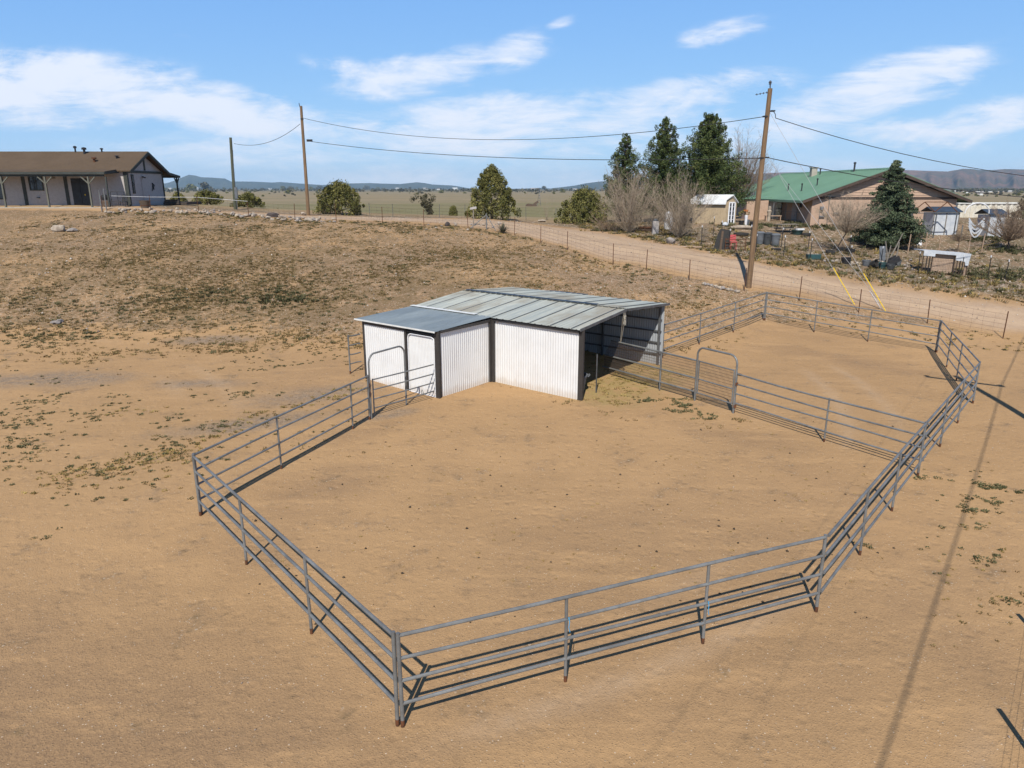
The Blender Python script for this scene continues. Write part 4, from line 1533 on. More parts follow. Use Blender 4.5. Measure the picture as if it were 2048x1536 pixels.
# porch gate and things on the porch
pg = thing('porch_gate', 'black tubular gate panel closing the end of the house porch', 'gate', (PX1 + .1, PY + .2, HZ))
mb = MB()
xg0, xg1 = col_x(222, PY + .15), col_x(249, PY + .15)
for z in (.12, .5, .98, 1.32):
    mb.tube([(xg0, PY + .2, HZ + z), (xg1, PY + .2, HZ + z)], .025, 6)
for x in (xg0, (xg0 + xg1) / 2, xg1):
    mb.tube([(x, PY + .2, HZ - .1), (x, PY + .2, HZ + 1.32)], .025, 6)
mb.build('frame', 'black_steel', pg, True, True)
gr = thing('barbecue_grill', 'black barbecue cart standing at the end of the porch', 'grill', (col_x(211, PY + .5), PY + .5, HZ))
mb = MB()
mb.box((0, 0, .32), (.62, .45, .5))
mb.build('cabinet', 'wood_brown', gr)
mb = MB()
mb.lathe([(.30, .66), (.36, .78), (.34, .95), (.2, 1.06), (0, 1.09)], (0, 0, 0), 14)
mb.build('hood', 'black_steel', gr, True)
mb = MB()
mb.box((0, 0, .625), (.95, .45, .04))
mb.build('shelf', 'black_steel', gr)
for s in (-1, 1):
    MB().tube([(s * .28, -.2, .0), (s * .28, -.2, .1)], .05, 8).build('wheel', 'rubber', gr, True)
tubp = thing('barrel_planter', 'brown half barrel planter by the end wall of the pale house', 'planter', tuple(D(291, 65.6)))
MB().lathe([(.30, -.05), (.36, .0), (.47, .62), (.49, .66), (.45, .66), (.42, .52), (0, .5)], n=18).build('tub', 'pot', tubp, True)
MB().lathe([(.39, .2), (.415, .2), (.42, .25), (.40, .25)], n=18).build('hoop', 'rust', tubp, True)
bd = thing('wood_edging', 'dark stacked boards beyond the end of the pale house', 'boards', tuple(D(342, 73.5)))
for k in range(3):
    MB().box((.1 * k - .4, .2 * k, .15 + .16 * k), (2.6 - .4 * k, .3, .15)).build('board', 'deck', bd)
pc = thing('porch_chair', 'dark metal chair under the porch roof beside the gate panel', 'chair', (col_x(246, PY + 1.0), PY + 1.1, HZ))
mb = MB()
mb.box((0, 0, .45), (.5, .5, .05))
mb.build('seat', 'black_steel', pc)
mb = MB()
mb.box((0, .25, .78), (.5, .05, .55), 0, -.15)
mb.build('backrest', 'black_steel', pc)
for sx in (-1, 1):
    for sy in (-1, 1):
        MB().box((sx * .22, sy * .22, .21), (.04, .04, .44)).build('leg', 'black_steel', pc)

# ------------------------------------------------------------------ green roofed house across the road
GY = 68.0
gx0 = at(1623, 420, GY).x
gx1 = at(1911, 420, GY).x
gzb = 3.9
gze = at(1625, 396, GY).z            # eave
gxm = (gx0 + gx1) / 2
gzr = at(1780, 341, GY).z            # ridge
GL = 26.0
gh = thing('green_roof_house', 'long pinkish tan house with a green metal gable roof across the road', 'house', (gx0, GY, gzb))


def gbx(name, mat, fn, par=None, bev=0, smooth=False):
    mb = MB()
    fn(mb)
    return mb.build(name, mat, par or gh, smooth, True, bev)


zbel = gze + .02
gbx('front_wall', 'stucco_pink', lambda m: m.box((gxm, GY + .1, (gzb - 1 + zbel) / 2), (gx1 - gx0, .2, zbel - gzb + 1)))


def gable(m):
    n = 9
    slope = (gzr - .25 - zbel) / ((gx1 - gx0) / 2)
    hh = (gzr - .3 - zbel) / n
    for k in range(n):
        z0, z1 = zbel + k * hh, zbel + (k + 1) * hh - .012
        a = (z0 - zbel) / slope
        b = (z1 - zbel) / slope
        m.prism([(gx0 + a, GY + .04, z0), (gx1 - a, GY + .04, z0), (gx1 - b, GY + .075, z1), (gx0 + b, GY + .075, z1)], (0, .1, 0))


gbx('gable_siding', 'stucco_pink', gable)
gbx('belt_board', 'brown_trim', lambda m: m.box((gxm, GY - .01, zbel - .02), (gx1 - gx0, .08, .2)))
gbx('side_wall', 'stucco_pink', lambda m: m.box((gx0 + .1, GY + .2 + GL / 2, (gzb - 1 + gze) / 2), (.2, GL - .02, gze - gzb + 1)))
gbx('side_wall', 'stucco_pink', lambda m: m.box((gx1 - .1, GY + .2 + GL / 2, (gzb - 1 + gze) / 2), (.2, GL - .02, gze - gzb + 1)))
gsl = (gzr - gze) / ((gx1 - gx0) / 2)
OV, OF = 1.1, .5
for s in (-1, 1):
    xe = gxm + s * ((gx1 - gx0) / 2 + OV)

    def rf_(m, s=s, xe=xe):
        ze = gze - OV * gsl + .12
        m.prism([(gxm + s * .003, GY - OF, gzr + .12), (xe, GY - OF, ze), (xe, GY - OF, ze + .06), (gxm + s * .003, GY - OF, gzr + .2)], (0, GL + OF * 2, 0))
        n = int((GL + 2 * OF) / .6)
        for k in range(n + 1):
            y = GY - OF + .02 + k * (GL + 2 * OF - .04) / n
            m.bar((gxm + s * .05, y, gzr + .205), (xe, y, ze + .075), .05, .035)
    gbx('roof', 'green_roof', rf_)
    ze = gze - OV * gsl + .12
    gbx('rake_board', 'brown_trim', lambda m: m.bar((gxm, GY - OF - .03, gzr + .02), (xe, GY - OF - .03, ze - .06), .05, .24))
    gbx('soffit', 'brown_trim', lambda m: m.prism([(gxm, GY - OF + .01, gzr + .05), (xe - s * .02, GY - OF + .01, ze - .06), (xe - s * .02, GY - OF + .01, ze - .02), (gxm, GY - OF + .01, gzr + .09)], (0, OF, 0)))
    gbx('eave_fascia', 'green_roof', lambda m: m.box((xe + s * .02, GY + GL / 2, ze - .06), (.04, GL + 2 * OF, .2)))
gbx('ridge_cap', 'green_roof', lambda m: m.prism([(gxm - .25, GY - OF - .04, gzr + .16), (gxm, GY - OF - .04, gzr + .27), (gxm + .25, GY - OF - .04, gzr + .16), (gxm, GY - OF - .04, gzr + .22)], (0, GL + 2 * OF + .08, 0)))
# side windows and door facing the yard
for y0, w in ((8.2, 1.5), (14.5, 1.5)):
    wn = gbx('side_window', 'brown_trim', lambda m: m.box((gx0 - .02, GY + y0, gze - 1.15), (.07, w, 1.9)))
    gbx('pane', 'glass', lambda m: (m.box((gx0 - .06, GY + y0, gze - .7), (.03, w - .2, .8)), m.box((gx0 - .06, GY + y0, gze - 1.62), (.03, w - .2, .8))), wn)
sd = gbx('side_door', 'siding_grey', lambda m: m.box((gx0 - .03, GY + 4.0, gzb + 1.1), (.08, 1.1, 2.1)))
gbx('knob', 'steel', lambda m: m.box((gx0 - .1, GY + 3.6, gzb + 1.05), (.08, .08, .08)), sd)
wl = gbx('wall_lamp', 'blackplastic', lambda m: (m.box((gx0 - .12, GY + 2.4, gzb + 1.95), (.18, .18, .3)), m.box((gx0 - .08, GY + 2.4, gzb + 2.15), (.3, .24, .06))))
window(gh, 'front_window', at(1815, 420, GY).x, at(1826, 420, GY).x, gzb + .7, gzb + 2.1, GY)
for q_ in ((1.0, 1.05), (2.3, 1.35)):
    gbx('wall_box', 'greyplastic', lambda m: m.box((gx0 + q_[0], GY - .08, gzb + q_[1]), (.5, .16, .12)))
gbx('gas_meter', 'greyplastic', lambda m: (m.lathe([(.16, 0), (.16, .2), (.1, .3)], (gx0 + .9, GY - .14, gzb + 1.65), 10)))
gbx('service_mast', 'steel', lambda m: (m.tube([(gx0 + 1.55, GY - .06, gzb - .1), (gx0 + 1.55, GY - .06, gze + .4)], .03, 6), m.tube([(gx0 + .75, GY - .06, gzb - .1), (gx0 + .75, GY - .06, gzb + 2.0)], .02, 6), m.box((gx0 + 1.55, GY - .1, gze + .15), (.5, .12, .06))))
gbx('plinth', 'concrete', lambda m: m.box((gxm, GY - .02, gzb - .45), (gx1 - gx0 + .06, .06, .9)))
# roof stacks
for px, py, r, h in ((1576, 381, .06, .55), (1603, 382, .06, .6), (1634, 371, .06, .55), (1632, 350, .06, .5), (1640, 349, .06, .5), (1708, 343, .09, .75)):
    lo, hi, best = GY, GY + GL, None
    for k in range(400):
        Y = GY + GL * k / 400
        p = at(px, py, Y)
        zr_ = gzr + .2 - gsl * (gxm - p.x)
        if p.x < gxm and best is None and p.z <= zr_:
            best = p
    if best is None:
        Y = GY + 16
        p = at(px, py, Y)
        best = Vector((p.x, Y, gzr + .2 - gsl * max(0, gxm - p.x)))
    mb = MB()
    mb.lathe([(r * 1.8, -.1), (r, .08), (r, h), (r * 1.5, h), (r * 1.5, h + .12), (0, h + .16)], tuple(best), 8)
    mb.build('vent_pipe', 'blackplastic', gh, True, True)
cb = at(1622, 342, GY + 14)
gbx('flue', 'concrete', lambda m: (m.box((gxm - 1.2, GY + 14, gzr + .1), (.6, .6, 1.0)), m.box((gxm - 1.2, GY + 14, gzr + .63), (.75, .75, .08))))
# ------------------------------------------------------------------ poles and overhead lines
POLES = 'tall power poles'


def wood_pole(name, label, base, top, r0, r1, mat, group=POLES):
    t = thing(name, label, 'power pole', tuple(base), 0, group)
    b = Vector((0, 0, -.4))
    tp = Vector(top) - Vector(base)
    MB().tube([b.lerp(tp, k / 6) for k in range(7)], [r0 + (r1 - r0) * k / 6 for k in range(7)], 12).build('shaft', mat, t, True)
    return t, tp


def ins(par, p, d, n=3, r=.05):
    """a short string of insulator discs from p along d"""
    mb = MB()
    d = Vector(d)
    for k in range(n):
        o = p + d * (k + .5) / n
        mb.tube([o - d * .12 / n, o - d * .05 / n, o + d * .05 / n, o + d * .12 / n], [r * .3, r, r, r * .3], 8)
    mb.tube([p, p + d], r * .25, 5)
    mb.build('insulator', 'insulator', par, True)


b1 = at(1497, 571, 43)
b1.z = hz(b1.x, b1.y)
t1 = at(1540.5, 177, 43.0)
pole1, tp1 = wood_pole('power_pole', 'tall brown wooden power pole at the road edge behind the corral', b1, t1, .175, .125, 'wood_pole')
MB().tube([tp1 + Vector((0, -.06, -.25)), tp1 + Vector((-.05, -.06, .25))], .035, 6).build('top_pin', 'insulator', pole1, True)
MB().lathe([(.04, 0), (.09, .03), (.05, .08), (.1, .11), (.05, .19), (0, .22)], tuple(tp1 + Vector((-.05, -.06, .2))), 10).build('top_insulator', 'insulator', pole1, True)
ins(pole1, tp1 + Vector((-.1, -.05, -.2)), (-.75, -.05, -.14), 4, .055)
for px, py, s in ((1530, 233, -1), (1545, 222, 1), (1523, 316, -1), (1533, 315, 1)):
    p = at(px, py, 43) - b1
    MB().box(tuple(p), (.22, .3, .07)).build('bracket', 'black_steel', pole1)
b2 = D(617, 70)
t2 = at(602, 212, 70)
pole2, tp2 = wood_pole('power_pole', 'brown wooden power pole beyond the driveway, standing before the plain', b2, t2, .17, .12, 'wood_pole')
MB().tube([tp2 + Vector((-.1, -.02, -.1)), tp2 + Vector((-.16, -.02, .25))], .035, 6).build('top_pin', 'insulator', pole2, True)
p = at(617, 281, 70) - b2
MB().box(tuple(p + Vector((.1, 0, 0))), (.5, .22, .2)).build('splice_box', 'blackplastic', pole2)
MB().box(tuple(at(604, 238, 70) - b2), (.2, .3, .1)).build('bracket', 'black_steel', pole2)
b3 = D(470.5, 74)
t3 = at(461, 275, 74)
pole3, tp3 = wood_pole('power_pole', 'shorter greenish grey power pole with a meter box near the pale house', b3, t3, .165, .125, 'wood_green')
p = at(472, 386, 73.8) - b3
mt = MB().box(tuple(p + Vector((.05, -.12, 0))), (.26, .16, 1.1)).build('meter_box', 'greyplastic', pole3)
MB().tube([p + Vector((.05, -.12, -.5)), Vector((.28, -.15, -.2))], .035, 6).build('conduit', 'steel', pole3, True)
MB().tube([p + Vector((-.05, -.1, .5)), tp3 + Vector((.12, -.1, -1.4)), tp3 + Vector((.14, -.1, -1.2))], .03, 6).build('riser', 'steel_dark', pole3, True)


def line(label, pts, r=.018, mat='cable', n=24, name='overhead_wire', group='overhead wires'):
    """a hanging wire through three surveyed points: both ends and the lowest part"""
    a, m, b = [Vector(q) for q in pts]
    c = (m - (a + b) * .25) * 2
    mb = MB()
    mb.tube([a * (1 - t) ** 2 + c * 2 * t * (1 - t) + b * t * t for t in [k / n for k in range(n + 1)]], r, 6)
    return tag(mb.build(name, mat, None, True), label, 'wire', group)


A1 = at(605.5, 236, 70)
B1 = at(1530, 233, 43)
m_ = at(985, 279, 55)


def mid_at(a, b, px, py):
    """point of the vertical plane through a and b on the sight line of px, py"""
    r = Vector(ray(px, py))
    d = Vector(b) - Vector(a)
    n = Vector((d.y, -d.x, 0))
    t = n.dot(Vector(a) - Vector((0, 0, EYE))) / n.dot(r)
    return Vector((0, 0, EYE)) + r * t


def hang(label, a, b, px, py, r=.018, **kw):
    a, b = Vector(a), Vector(b)
    q = mid_at(a, b, px, py)
    d = (b - a)
    f = (q - a).dot(d) / d.length_squared
    # parabola sag through q
    drop = (a + d * f).z - q.z
    s = drop / (4 * f * (1 - f))
    m = (a + b) / 2 - Vector((0, 0, s))
    return line(label, (a, m, b), r, **kw)


hang('upper wire from the far pole to the tall brown pole by the road', A1, B1, 985, 279.5, .02)
hang('lower wire from the far pole to the tall brown pole by the road', at(622, 283, 70), at(1523, 316, 43), 1060, 317, .024)
hang('slack wire between the short meter pole and the far brown pole', at(468, 287, 74), at(600, 248, 70), 510, 290, .02)
bo = Vector((62, 47, hz(62, 47)))
pole4, tp4 = wood_pole('power_pole', 'power pole beyond the right edge of the picture', bo, bo + Vector((0, 0, 10)), .17, .12, 'wood_pole')
w1 = hang('upper wire leading off from the brown pole above the green roofed house', at(1551, 236, 43), (62, 47, bo.z + 8.9), 1850, 318, .02)
hang('lower wire passing in front of the green roofed house and the big cedar', at(1533, 315, 43), (62, 47, bo.z + 6.6), 1700, 348, .024)
mb = MB()
p0 = at(1541, 222, 43)
p1 = at(1551, 236, 43)
mb.tube([p0, p0 + Vector((.15, 0, .02)), p0.lerp(p1, .6) + Vector((.1, 0, .05)), p1], .02, 6)
tag(mb.build('jumper_wire', 'cable', None, True), 'short looped jumper wire near the top of the tall brown pole', 'wire')
# stay wires with yellow guards
for k, (g0, g1, top, lab) in enumerate((((1662, 527), (1709, 609), (1533, 305), 'stay wire of the brown pole with the yellow guard farther from the corral corner'),
                                        ((1727, 538), (1771, 622), (1538, 222), 'stay wire of the brown pole with the yellow guard beside a white rod'),)):
    base = T(*g1)
    tp = at(top[0], top[1], 43)
    t = thing('stay_wire', lab, 'stay wire', tuple(base), 0, 'stay wires of the brown pole')
    MB().tube([base + Vector((0, 0, -.1)), tp], .011, 5).build('strand', 'guy', t, True, True)
    d = (tp - base)
    q = base + d * .0
    e = base + d * (2.45 / d.length)
    MB().tube([q, e], .026, 8).build('guard', 'yellow', t, True, True)
    if k == 1:
        MB().tube([T(1763, 618) + Vector((-.0, 0, -.05)), T(1763, 618) + (at(1740, 583, base.y - .2) - T(1763, 618))], .028, 8).build('white_rod', 'whiteplastic', t, True, True)
        tp2_ = at(1531, 312, 43)
        MB().tube([base + Vector((.1, .1, 0)), tp2_], .010, 5).build('strand', 'guy', t, True, True)

# the pole beside the pen whose crossarm throws the long shadow
pb = Vector((16.75, 19.4, 0))
pole5, tp5 = wood_pole('power_pole', 'power pole with crossarm standing just outside the right edge', pb, pb + Vector((.05, .1, 10.4)), .16, .115, 'wood_pole')
wd = Vector((.607, .795, 0))
cd = Vector((.795, -.607, 0))
MB().bar(Vector((0, 0, 9.5)) - cd * 1.35, Vector((0, 0, 9.5)) + cd * 1.35, .11, .13).build('crossarm', 'wood_pole', pole5)
for k in (-1.28, 1.28):
    MB().lathe([(.05, 0), (.1, .05), (.05, .1), (.1, .15), (.05, .22)], tuple(Vector((0, 0, 9.55)) + cd * k), 8).build('insulator', 'insulator', pole5, True)
for k, r, h, lab in ((1.28, .019, 9.6, 'thick overhead cable whose shadow crosses the ground beside the pen'), (-1.28, .004, 9.6, 'thin overhead wire on the left end of the crossarm'), (-.15, .0035, 10.2, 'thin overhead wire on top of the pole with crossarm')):
    o = pb + cd * k + Vector((0, 0, h))
    for s, L in ((1, 46), (-1, 46)):
        line(lab + (' towards the plain' if s > 0 else ' towards the camera side'), (o, o + wd * s * L / 2 + Vector((0, 0, -.55)), o + wd * s * L), r)

# ------------------------------------------------------------------ wire fences
def wire_fence(label, pts, hgts, wires, post_mat='rust', post_r=.03, tip=None, wr=.0045, stays=0, name='wire_fence', group=None, brace=None):
    """steel posts at the points with strands between them"""
    t = thing(name, label, 'fence', tuple(pts[0]), 0, group)
    for i, (p, h) in enumerate(zip(pts, hgts)):
        mb = MB()
        lx, ly = rng.uniform(-.04, .04) * h, rng.uniform(-.04, .04) * h
        mb.bar(p + Vector((0, 0, -.15)), p + Vector((lx, ly, h)), post_r * 1.5, post_r * .7)
        mb.bar(p + Vector((0, -post_r * .5, -.15)), p + Vector((lx, ly - post_r * .5, h - .002)), post_r * .6, post_r * 1.2)
        po = mb.build('post', post_mat, t, False, True)
        if tip:
            MB().tube([p + Vector((lx, ly, h - .12)), p + Vector((lx, ly, h + .02))], post_r * 1.15, 6).build('cap', tip, po, True, True)
    for z in wires:
        q = []
        for i in range(len(pts) - 1):
            for k in range(4):
                f = k / 4
                p = pts[i].lerp(pts[i + 1], f)
                zg = hz(p.x, p.y)
                q.append(Vector((p.x, p.y, zg * .6 + p.z * .4 + z - .02 * math.sin(math.pi * f))))
        q.append(pts[-1] + Vector((0, 0, z)))
        MB().tube(q, wr, 4, False).build('wire', 'rust_wire', t, False, True)
    if stays:
        mb = MB()
        for i in range(len(pts) - 1):
            n = int((pts[i + 1] - pts[i]).length / stays)
            for k in range(1, n):
                p = pts[i].lerp(pts[i + 1], k / n)
                zg = hz(p.x, p.y) * .6 + p.z * .4
                mb.tube([Vector((p.x, p.y, zg + wires[0])), Vector((p.x, p.y, zg + wires[-1]))], wr * .7, 3, False)
        mb.build('wire_infill', 'rust_wire', t, False, True)  # separate upright stay wires between the strands, not a mesh sheet
    return t


def onfence(p):
    q = at(*p)
    q.z = hz(q.x, q.y)
    return q


fpts = [onfence(p) for p in FENCE_PX]
fh = [1.35 + .08 * math.sin(i * 1.7) for i in range(len(fpts))]
wf = wire_fence('long wire fence of thin steel posts along the near side of the gravel road', fpts, fh, (.12, .32, .52, .74, .98, 1.25), stays=.45)
ext = [fpts[-1]] + [G(fpts[-1].x + 3.6 * k, fpts[-1].y - 2.0 * k) for k in range(1, 5)]
wire_fence('end stretch of the road fence running on past the pen to the right', ext[1:], [1.35] * 4, (.12, .32, .52, .74, .98, 1.25), stays=.45)
# white tape along the part by the house
tp_ = [fpts[i] + Vector((0, 0, 1.28)) for i in range(0, 4)]
tp_[0] = D(227, 62.3) + Vector((0, 0, 1.3))
mb = MB()
for i in range(3):
    mb.bar(tp_[i], tp_[i + 1], .01, .02)
mb.build('white_tape', 'whiteplastic', wf, False, True)
for px in (204, 213):
    p = D(px, 62.6 + (.7 if px == 213 else 0))
    tag(MB().tube([p + Vector((0, 0, -.1)), p + Vector((0, 0, 1.75))], .05, 8).build('gate_post', 'steel', None, True), 'grey pipe gate post where the house fence starts' if px == 204 else 'second grey pipe post just behind the first at the house fence', 'post')
# corner brace of white pipes
br = thing('fence_brace', 'grey pipe corner brace beside the yucca on the road fence', 'fence brace', tuple(T(973, 459)))
o = T(973, 459)
top = o + Vector((0, 0, 1.25))
MB().tube([o + Vector((0, 0, -.1)), top], .05, 8).build('post', 'steel', br, True, True)
MB().tube([T(940, 457), top + Vector((0, 0, -.1))], .035, 8).build('strut', 'steel', br, True, True)
MB().tube([T(992, 462), top + Vector((0, 0, -.1))], .03, 8).build('strut', 'steel', br, True, True)
mbx = thing('mailbox', 'small pale mailbox on a thin post by the road fence', 'mailbox', tuple(D(947, 60)))
MB().box((0, 0, .6), (.08, .08, 1.4)).build('post', 'wood_old', mbx)
mb = MB()
mb.prism([(-.27, -.1, 1.28), (.27, -.1, 1.36), (.27, -.1, 1.5), (.22, -.1, 1.54), (-.27, -.1, 1.46)], (0, .22, 0))
mb.build('box', 'siding_grey', mbx, False, False, .02)
# fence on the far side of the road, before the field
q = [D(px, 74 + (px - 700) * .004) for px in (740, 786, 879, 930, 1052, 1112, 1152)]
wire_fence('field fence of thin posts on the far side of the road', q, [1.3] * len(q), (.3, .6, .9, 1.2), 'steel_dark', .03)
q = [D(px, 74.5) for px in (372, 400, 432)]
# fence outside the right edge whose shadow falls into the corner
tipw = flat(2003, 1423)
d_ = Vector((math.sin(R(SUN_AZ)), math.cos(R(SUN_AZ)), 0))
pbase = tipw - d_ * (1.35 / math.tan(R(SUN_EL)))
wv = (flat(2039, 1285) - flat(1997, 1525)).normalized()
q = [pbase + wv * k for k in (-3.4, 0, 3.2, 6.6, 10, 13.4, 17)]
for v in q:
    v.z = hz(v.x, v.y)
wire_fence('woven wire fence just outside the right edge', q, [1.35] * 7, (.1, .3, .5, .7, .9, 1.1), 'wood_old', .05, None, .002, .6)
# yard fence with white tipped posts
yq = [T(*p) for p in ((1403, 494), (1436, 507))]
yp = [(1403.5, 494.5), (1426, 484), (1441, 489), (1458, 495), (1500, 470 + 32), (1511, 500), (1562, 494), (1567, 508), (1614, 497), (1627, 504), (1695, 512)]
Y0 = 53.5
ypts = [D(1403, 55.5), D(1457, 53.6), D(1511, 52.6), D(1567, 51.6), D(1620, 50.8), D(1700, 50.0), D(1760, 49.6), D(1836, 49.2), D(1920, 48.6), D(1975, 48.0), D(2009, 47.7), D(2048, 47.4)]
wire_fence('wire fence of white tipped posts bounding the cluttered yard across the road', ypts, [1.45 + .1 * math.sin(i * 2.3) for i in range(len(ypts))], (.15, .4, .65, .9, 1.2), 'black_steel', .032, 'whiteplastic', stays=.35)
y2 = [D(1427, 60.5), D(1443, 58.5), D(1500, 57.0), D(1562, 56.5), D(1616, 55.8), D(1697, 54.6)]
wire_fence('inner yard fence of white tipped posts in front of the bins', y2, [1.5] * 6, (.4, .8, 1.2), 'black_steel', .032, 'whiteplastic')
# ------------------------------------------------------------------ trees
def ztop(base, py):
    return at(1024, py, base.y).z - base.z


def wpx(base, w):
    return w / FOC * (base.y * CP - (base.z - EYE) * SP)


def p_jun(z):
    return (1.0 - z) ** .55 * (.55 + .45 * min(1, z / .16)) * 1.0


def p_round(z):
    return max(0.05, math.sin(math.pi * min(.97, .16 + .8 * z))) ** .6


def p_dome(z):
    return max(.05, (1 - z ** 2.2)) ** .55


b = D(984, 72)
b.z -= .15
round_tree('juniper_tree', 'bushy pointed juniper alone on the far side of the road', 'tree', b, ztop(b, 338), wpx(b, 118), 'juniper', p_jun, 120, 120, .15, .44, None, .16, .5, (.0, 0), (1, 1, 1.6))
b = D(679, 75)
b.z -= .15
round_tree('juniper_tree', 'dense rounded juniper beside the far brown pole', 'tree', b, ztop(b, 370), wpx(b, 96), 'juniper', p_dome, 95, 120, .15, .44, None, .14, .5, (.0, 0), (1, 1, 1.5))
b = D(1163, 72)
b.z -= .3
round_tree('juniper_tree', 'wide low juniper behind the grey bare bushes', 'tree', b, ztop(b, 384), wpx(b, 104), 'juniper', p_dome, 95, 120, .15, .46, None, .14, .4, (.2, 0), (1, 1, 1.5))
for px, Y, top, w, lab in ((415, 82, 396, 62, 'round green juniper bush behind the road near the meter pole'), (497, 80, 401, 60, 'low olive bush to the right of the meter pole'), (358, 86, 392, 34, 'small juniper bush beyond the end of the pale house'), (907, 92, 419, 16, 'tiny round bush in the field by the road')):
    b = D(px, Y)
    zt = at(px, top, Y).z
    h = max(1.3, zt - b.z)
    if h > 3.2:
        b.z = zt - 3.0
        h = 3.0
    round_tree('juniper_bush', lab, 'bush', b, h, wpx(b, w), 'juniper', p_dome, 50, 90, .14, .38, None, .08, .4)
b = D(862, 88)
zt = at(860, 390, 88).z
round_tree('leaning_tree', 'small crooked tree with a flat leaning crown in the field', 'tree', b, zt - b.z, 2.3, 'scrub', lambda z: .25 + .9 * (z > .72) * (1 - .3 * z) + .35 * (z > .4), 34, 45, .18, .42, None, .1, .8, (-.9, 0))


def conifer(name, label, base, h, w, mat, n_br, per, size, seed, taper=.9, start=.06, droop=.12, csz=.5, gap=.12, top=.06, flat=.75, narrow=1.0):
    """upright evergreen: branches in whorls, each carrying tufts"""
    rg = random.Random(seed)
    t = thing(name, label, 'tree', base, 0, None)
    tr = MB()
    sway = [(rg.uniform(-.12, .12), rg.uniform(-.12, .12)) for _ in range(7)]
    tr.tube([(sway[k][0] * k / 6, sway[k][1] * k / 6, -.2 + (h * .97 + .2) * k / 6) for k in range(7)], [.2 - .03 * k for k in range(6)] + [.02], 7)
    cs, rs = [], []
    for i in range(n_br):
        u = start + (1 - start - .02) * (i / n_br) ** .9
        if rg.random() < gap:
            continue
        a = i * 2.39996 + rg.uniform(-.5, .5)
        R_ = w / 2 * ((1 - u) ** taper + top) * rg.uniform(.62, 1.08) * narrow
        z = h * u
        n = max(1, int(R_ / (csz * .8)))
        tip = Vector((math.cos(a) * R_, math.sin(a) * R_, z + R_ * (.28 - droop * 3)))
        tr.tube([(0, 0, z), tip * .5 + Vector((0, 0, z * .5)), tip], [.05, .035, .012], 4, False)
        for k in range(n):
            f = (k + rg.uniform(.5, 1.0)) / n
            c = Vector((0, 0, z)).lerp(tip, f)
            cs.append((c.x + rg.uniform(-.12, .12), c.y + rg.uniform(-.12, .12), c.z + rg.uniform(-.05, .16)))
            rs.append(csz * rg.uniform(.5, 1.15) * (.42 + .75 * (1 - u)))
    cs.append((0, 0, h * .97))
    rs.append(csz * .3)
    V, F, Tn = clumps_cloud(cs, rs, per, size, (1, 1, flat), None, 2.2)
    V[:, 2] = np.maximum(V[:, 2], .05)
    np_mesh('crown', V, F, mat, t, {'tint': Tn})
    tr.build('trunk', 'bark', t, True)
    return t


b = D(1246, 72)
conifer('pine_tree', 'thin dark pine nearest the juniper, rising behind a grey bare bush', b, ztop(b, 264), wpx(b, 126), 'pine', 150, 80, .14, 3, .8, .06, -.03, .42, .24, .02, 1.3)
b = D(1322, 71)
conifer('pine_tree', 'tall open pine in the middle of the row of three', b, ztop(b, 236), wpx(b, 150), 'pine', 175, 80, .14, 5, .8, .05, -.03, .44, .22, .02, 1.3)
b = D(1409, 70)
conifer('pine_tree', 'tallest and densest pine, standing over the tan garden shed', b, ztop(b, 229), wpx(b, 188), 'pine', 270, 80, .15, 7, .72, .04, -.03, .5, .15, .02, 1.3)
b = D(1770, 59)
conifer('cedar_tree', 'broad conical blue green cedar in front of the green roofed house', b, ztop(b, 322), wpx(b, 140), 'cedar', 300, 80, .15, 9, .95, .02, .06, .5, .1, .02, .55, 1.1)

bare_plant('bare_shrub', 'tall grey leafless shrub in front of the thinnest pine', 'shrub', D(1256, 61), ztop(D(1256, 61), 312), wpx(D(1256, 61), 150), 74, 18, 'twig', .021, 'grey leafless shrubs by the road', None, 1, 3)
bare_plant('bare_shrub', 'grey leafless shrub between the road and the tan garden shed', 'shrub', D(1358, 59), ztop(D(1358, 59), 328), wpx(D(1358, 59), 158), 74, 18, 'twig', .021, 'grey leafless shrubs by the road', None, 1, 4)
bare_plant('bare_shrub', 'low brown leafless thicket below the wide juniper', 'shrub', D(1215, 62), 2.0, 4.6, 30, 16, 'twig_brown', .02, None, None, 1.1, 14)
bare_plant('bare_shrub', 'low tangled bare shrub between the two grey shrubs', 'shrub', D(1305, 62), 2.6, 3.6, 26, 18, 'twig', .02, None, None, 1.0, 15)
bare_plant('bare_shrub', 'small wispy bare shrub by the yard fence near the dark board', 'shrub', D(1408, 57), 1.9, 1.6, 16, 14, 'twig', .014, None, None, 1.0, 16)
bare_plant('bare_tree', 'tall leafless tree behind the densest pine beside the green roof', 'tree', D(1488, 84), ztop(D(1488, 84), 254), wpx(D(1488, 84), 134), 56, 20, 'twig_brown', .034, None, (1.6, (-.6, 0)), 1.05, 6)
bare_plant('bare_tree', 'leafless grey tree with a leaning pale trunk before the cedar', 'tree', D(1664, 55.5), ztop(D(1664, 55.5), 380), wpx(D(1700, 55.5), 130), 56, 18, 'twig', .026, None, (1.5, (.9, 0)), 1.1, 8)
bare_plant('bare_tree', 'dark tangled leafless tree at the right edge before the sheds', 'tree', D(2012, 58), ztop(D(2012, 58), 396), wpx(D(2012, 58), 125), 56, 22, 'twig_brown', .03, None, (.7, (.1, 0)), 1.2, 10)
bare_plant('bare_tree', 'small brushy brown sapling behind the white topped cage', 'tree', D(1912, 57), ztop(D(1912, 57), 462), 1.9, 26, 18, 'twig_brown', .016, None, (.9, (.1, 0)), 1.0, 11)
round_tree('evergreen_bush', 'olive evergreen bush cut by the right edge behind the bare tree', 'bush', D(2075, 64), 4.2, 4.6, 'scrub', p_dome, 50, 60, .22, .6, None, .1, .4)
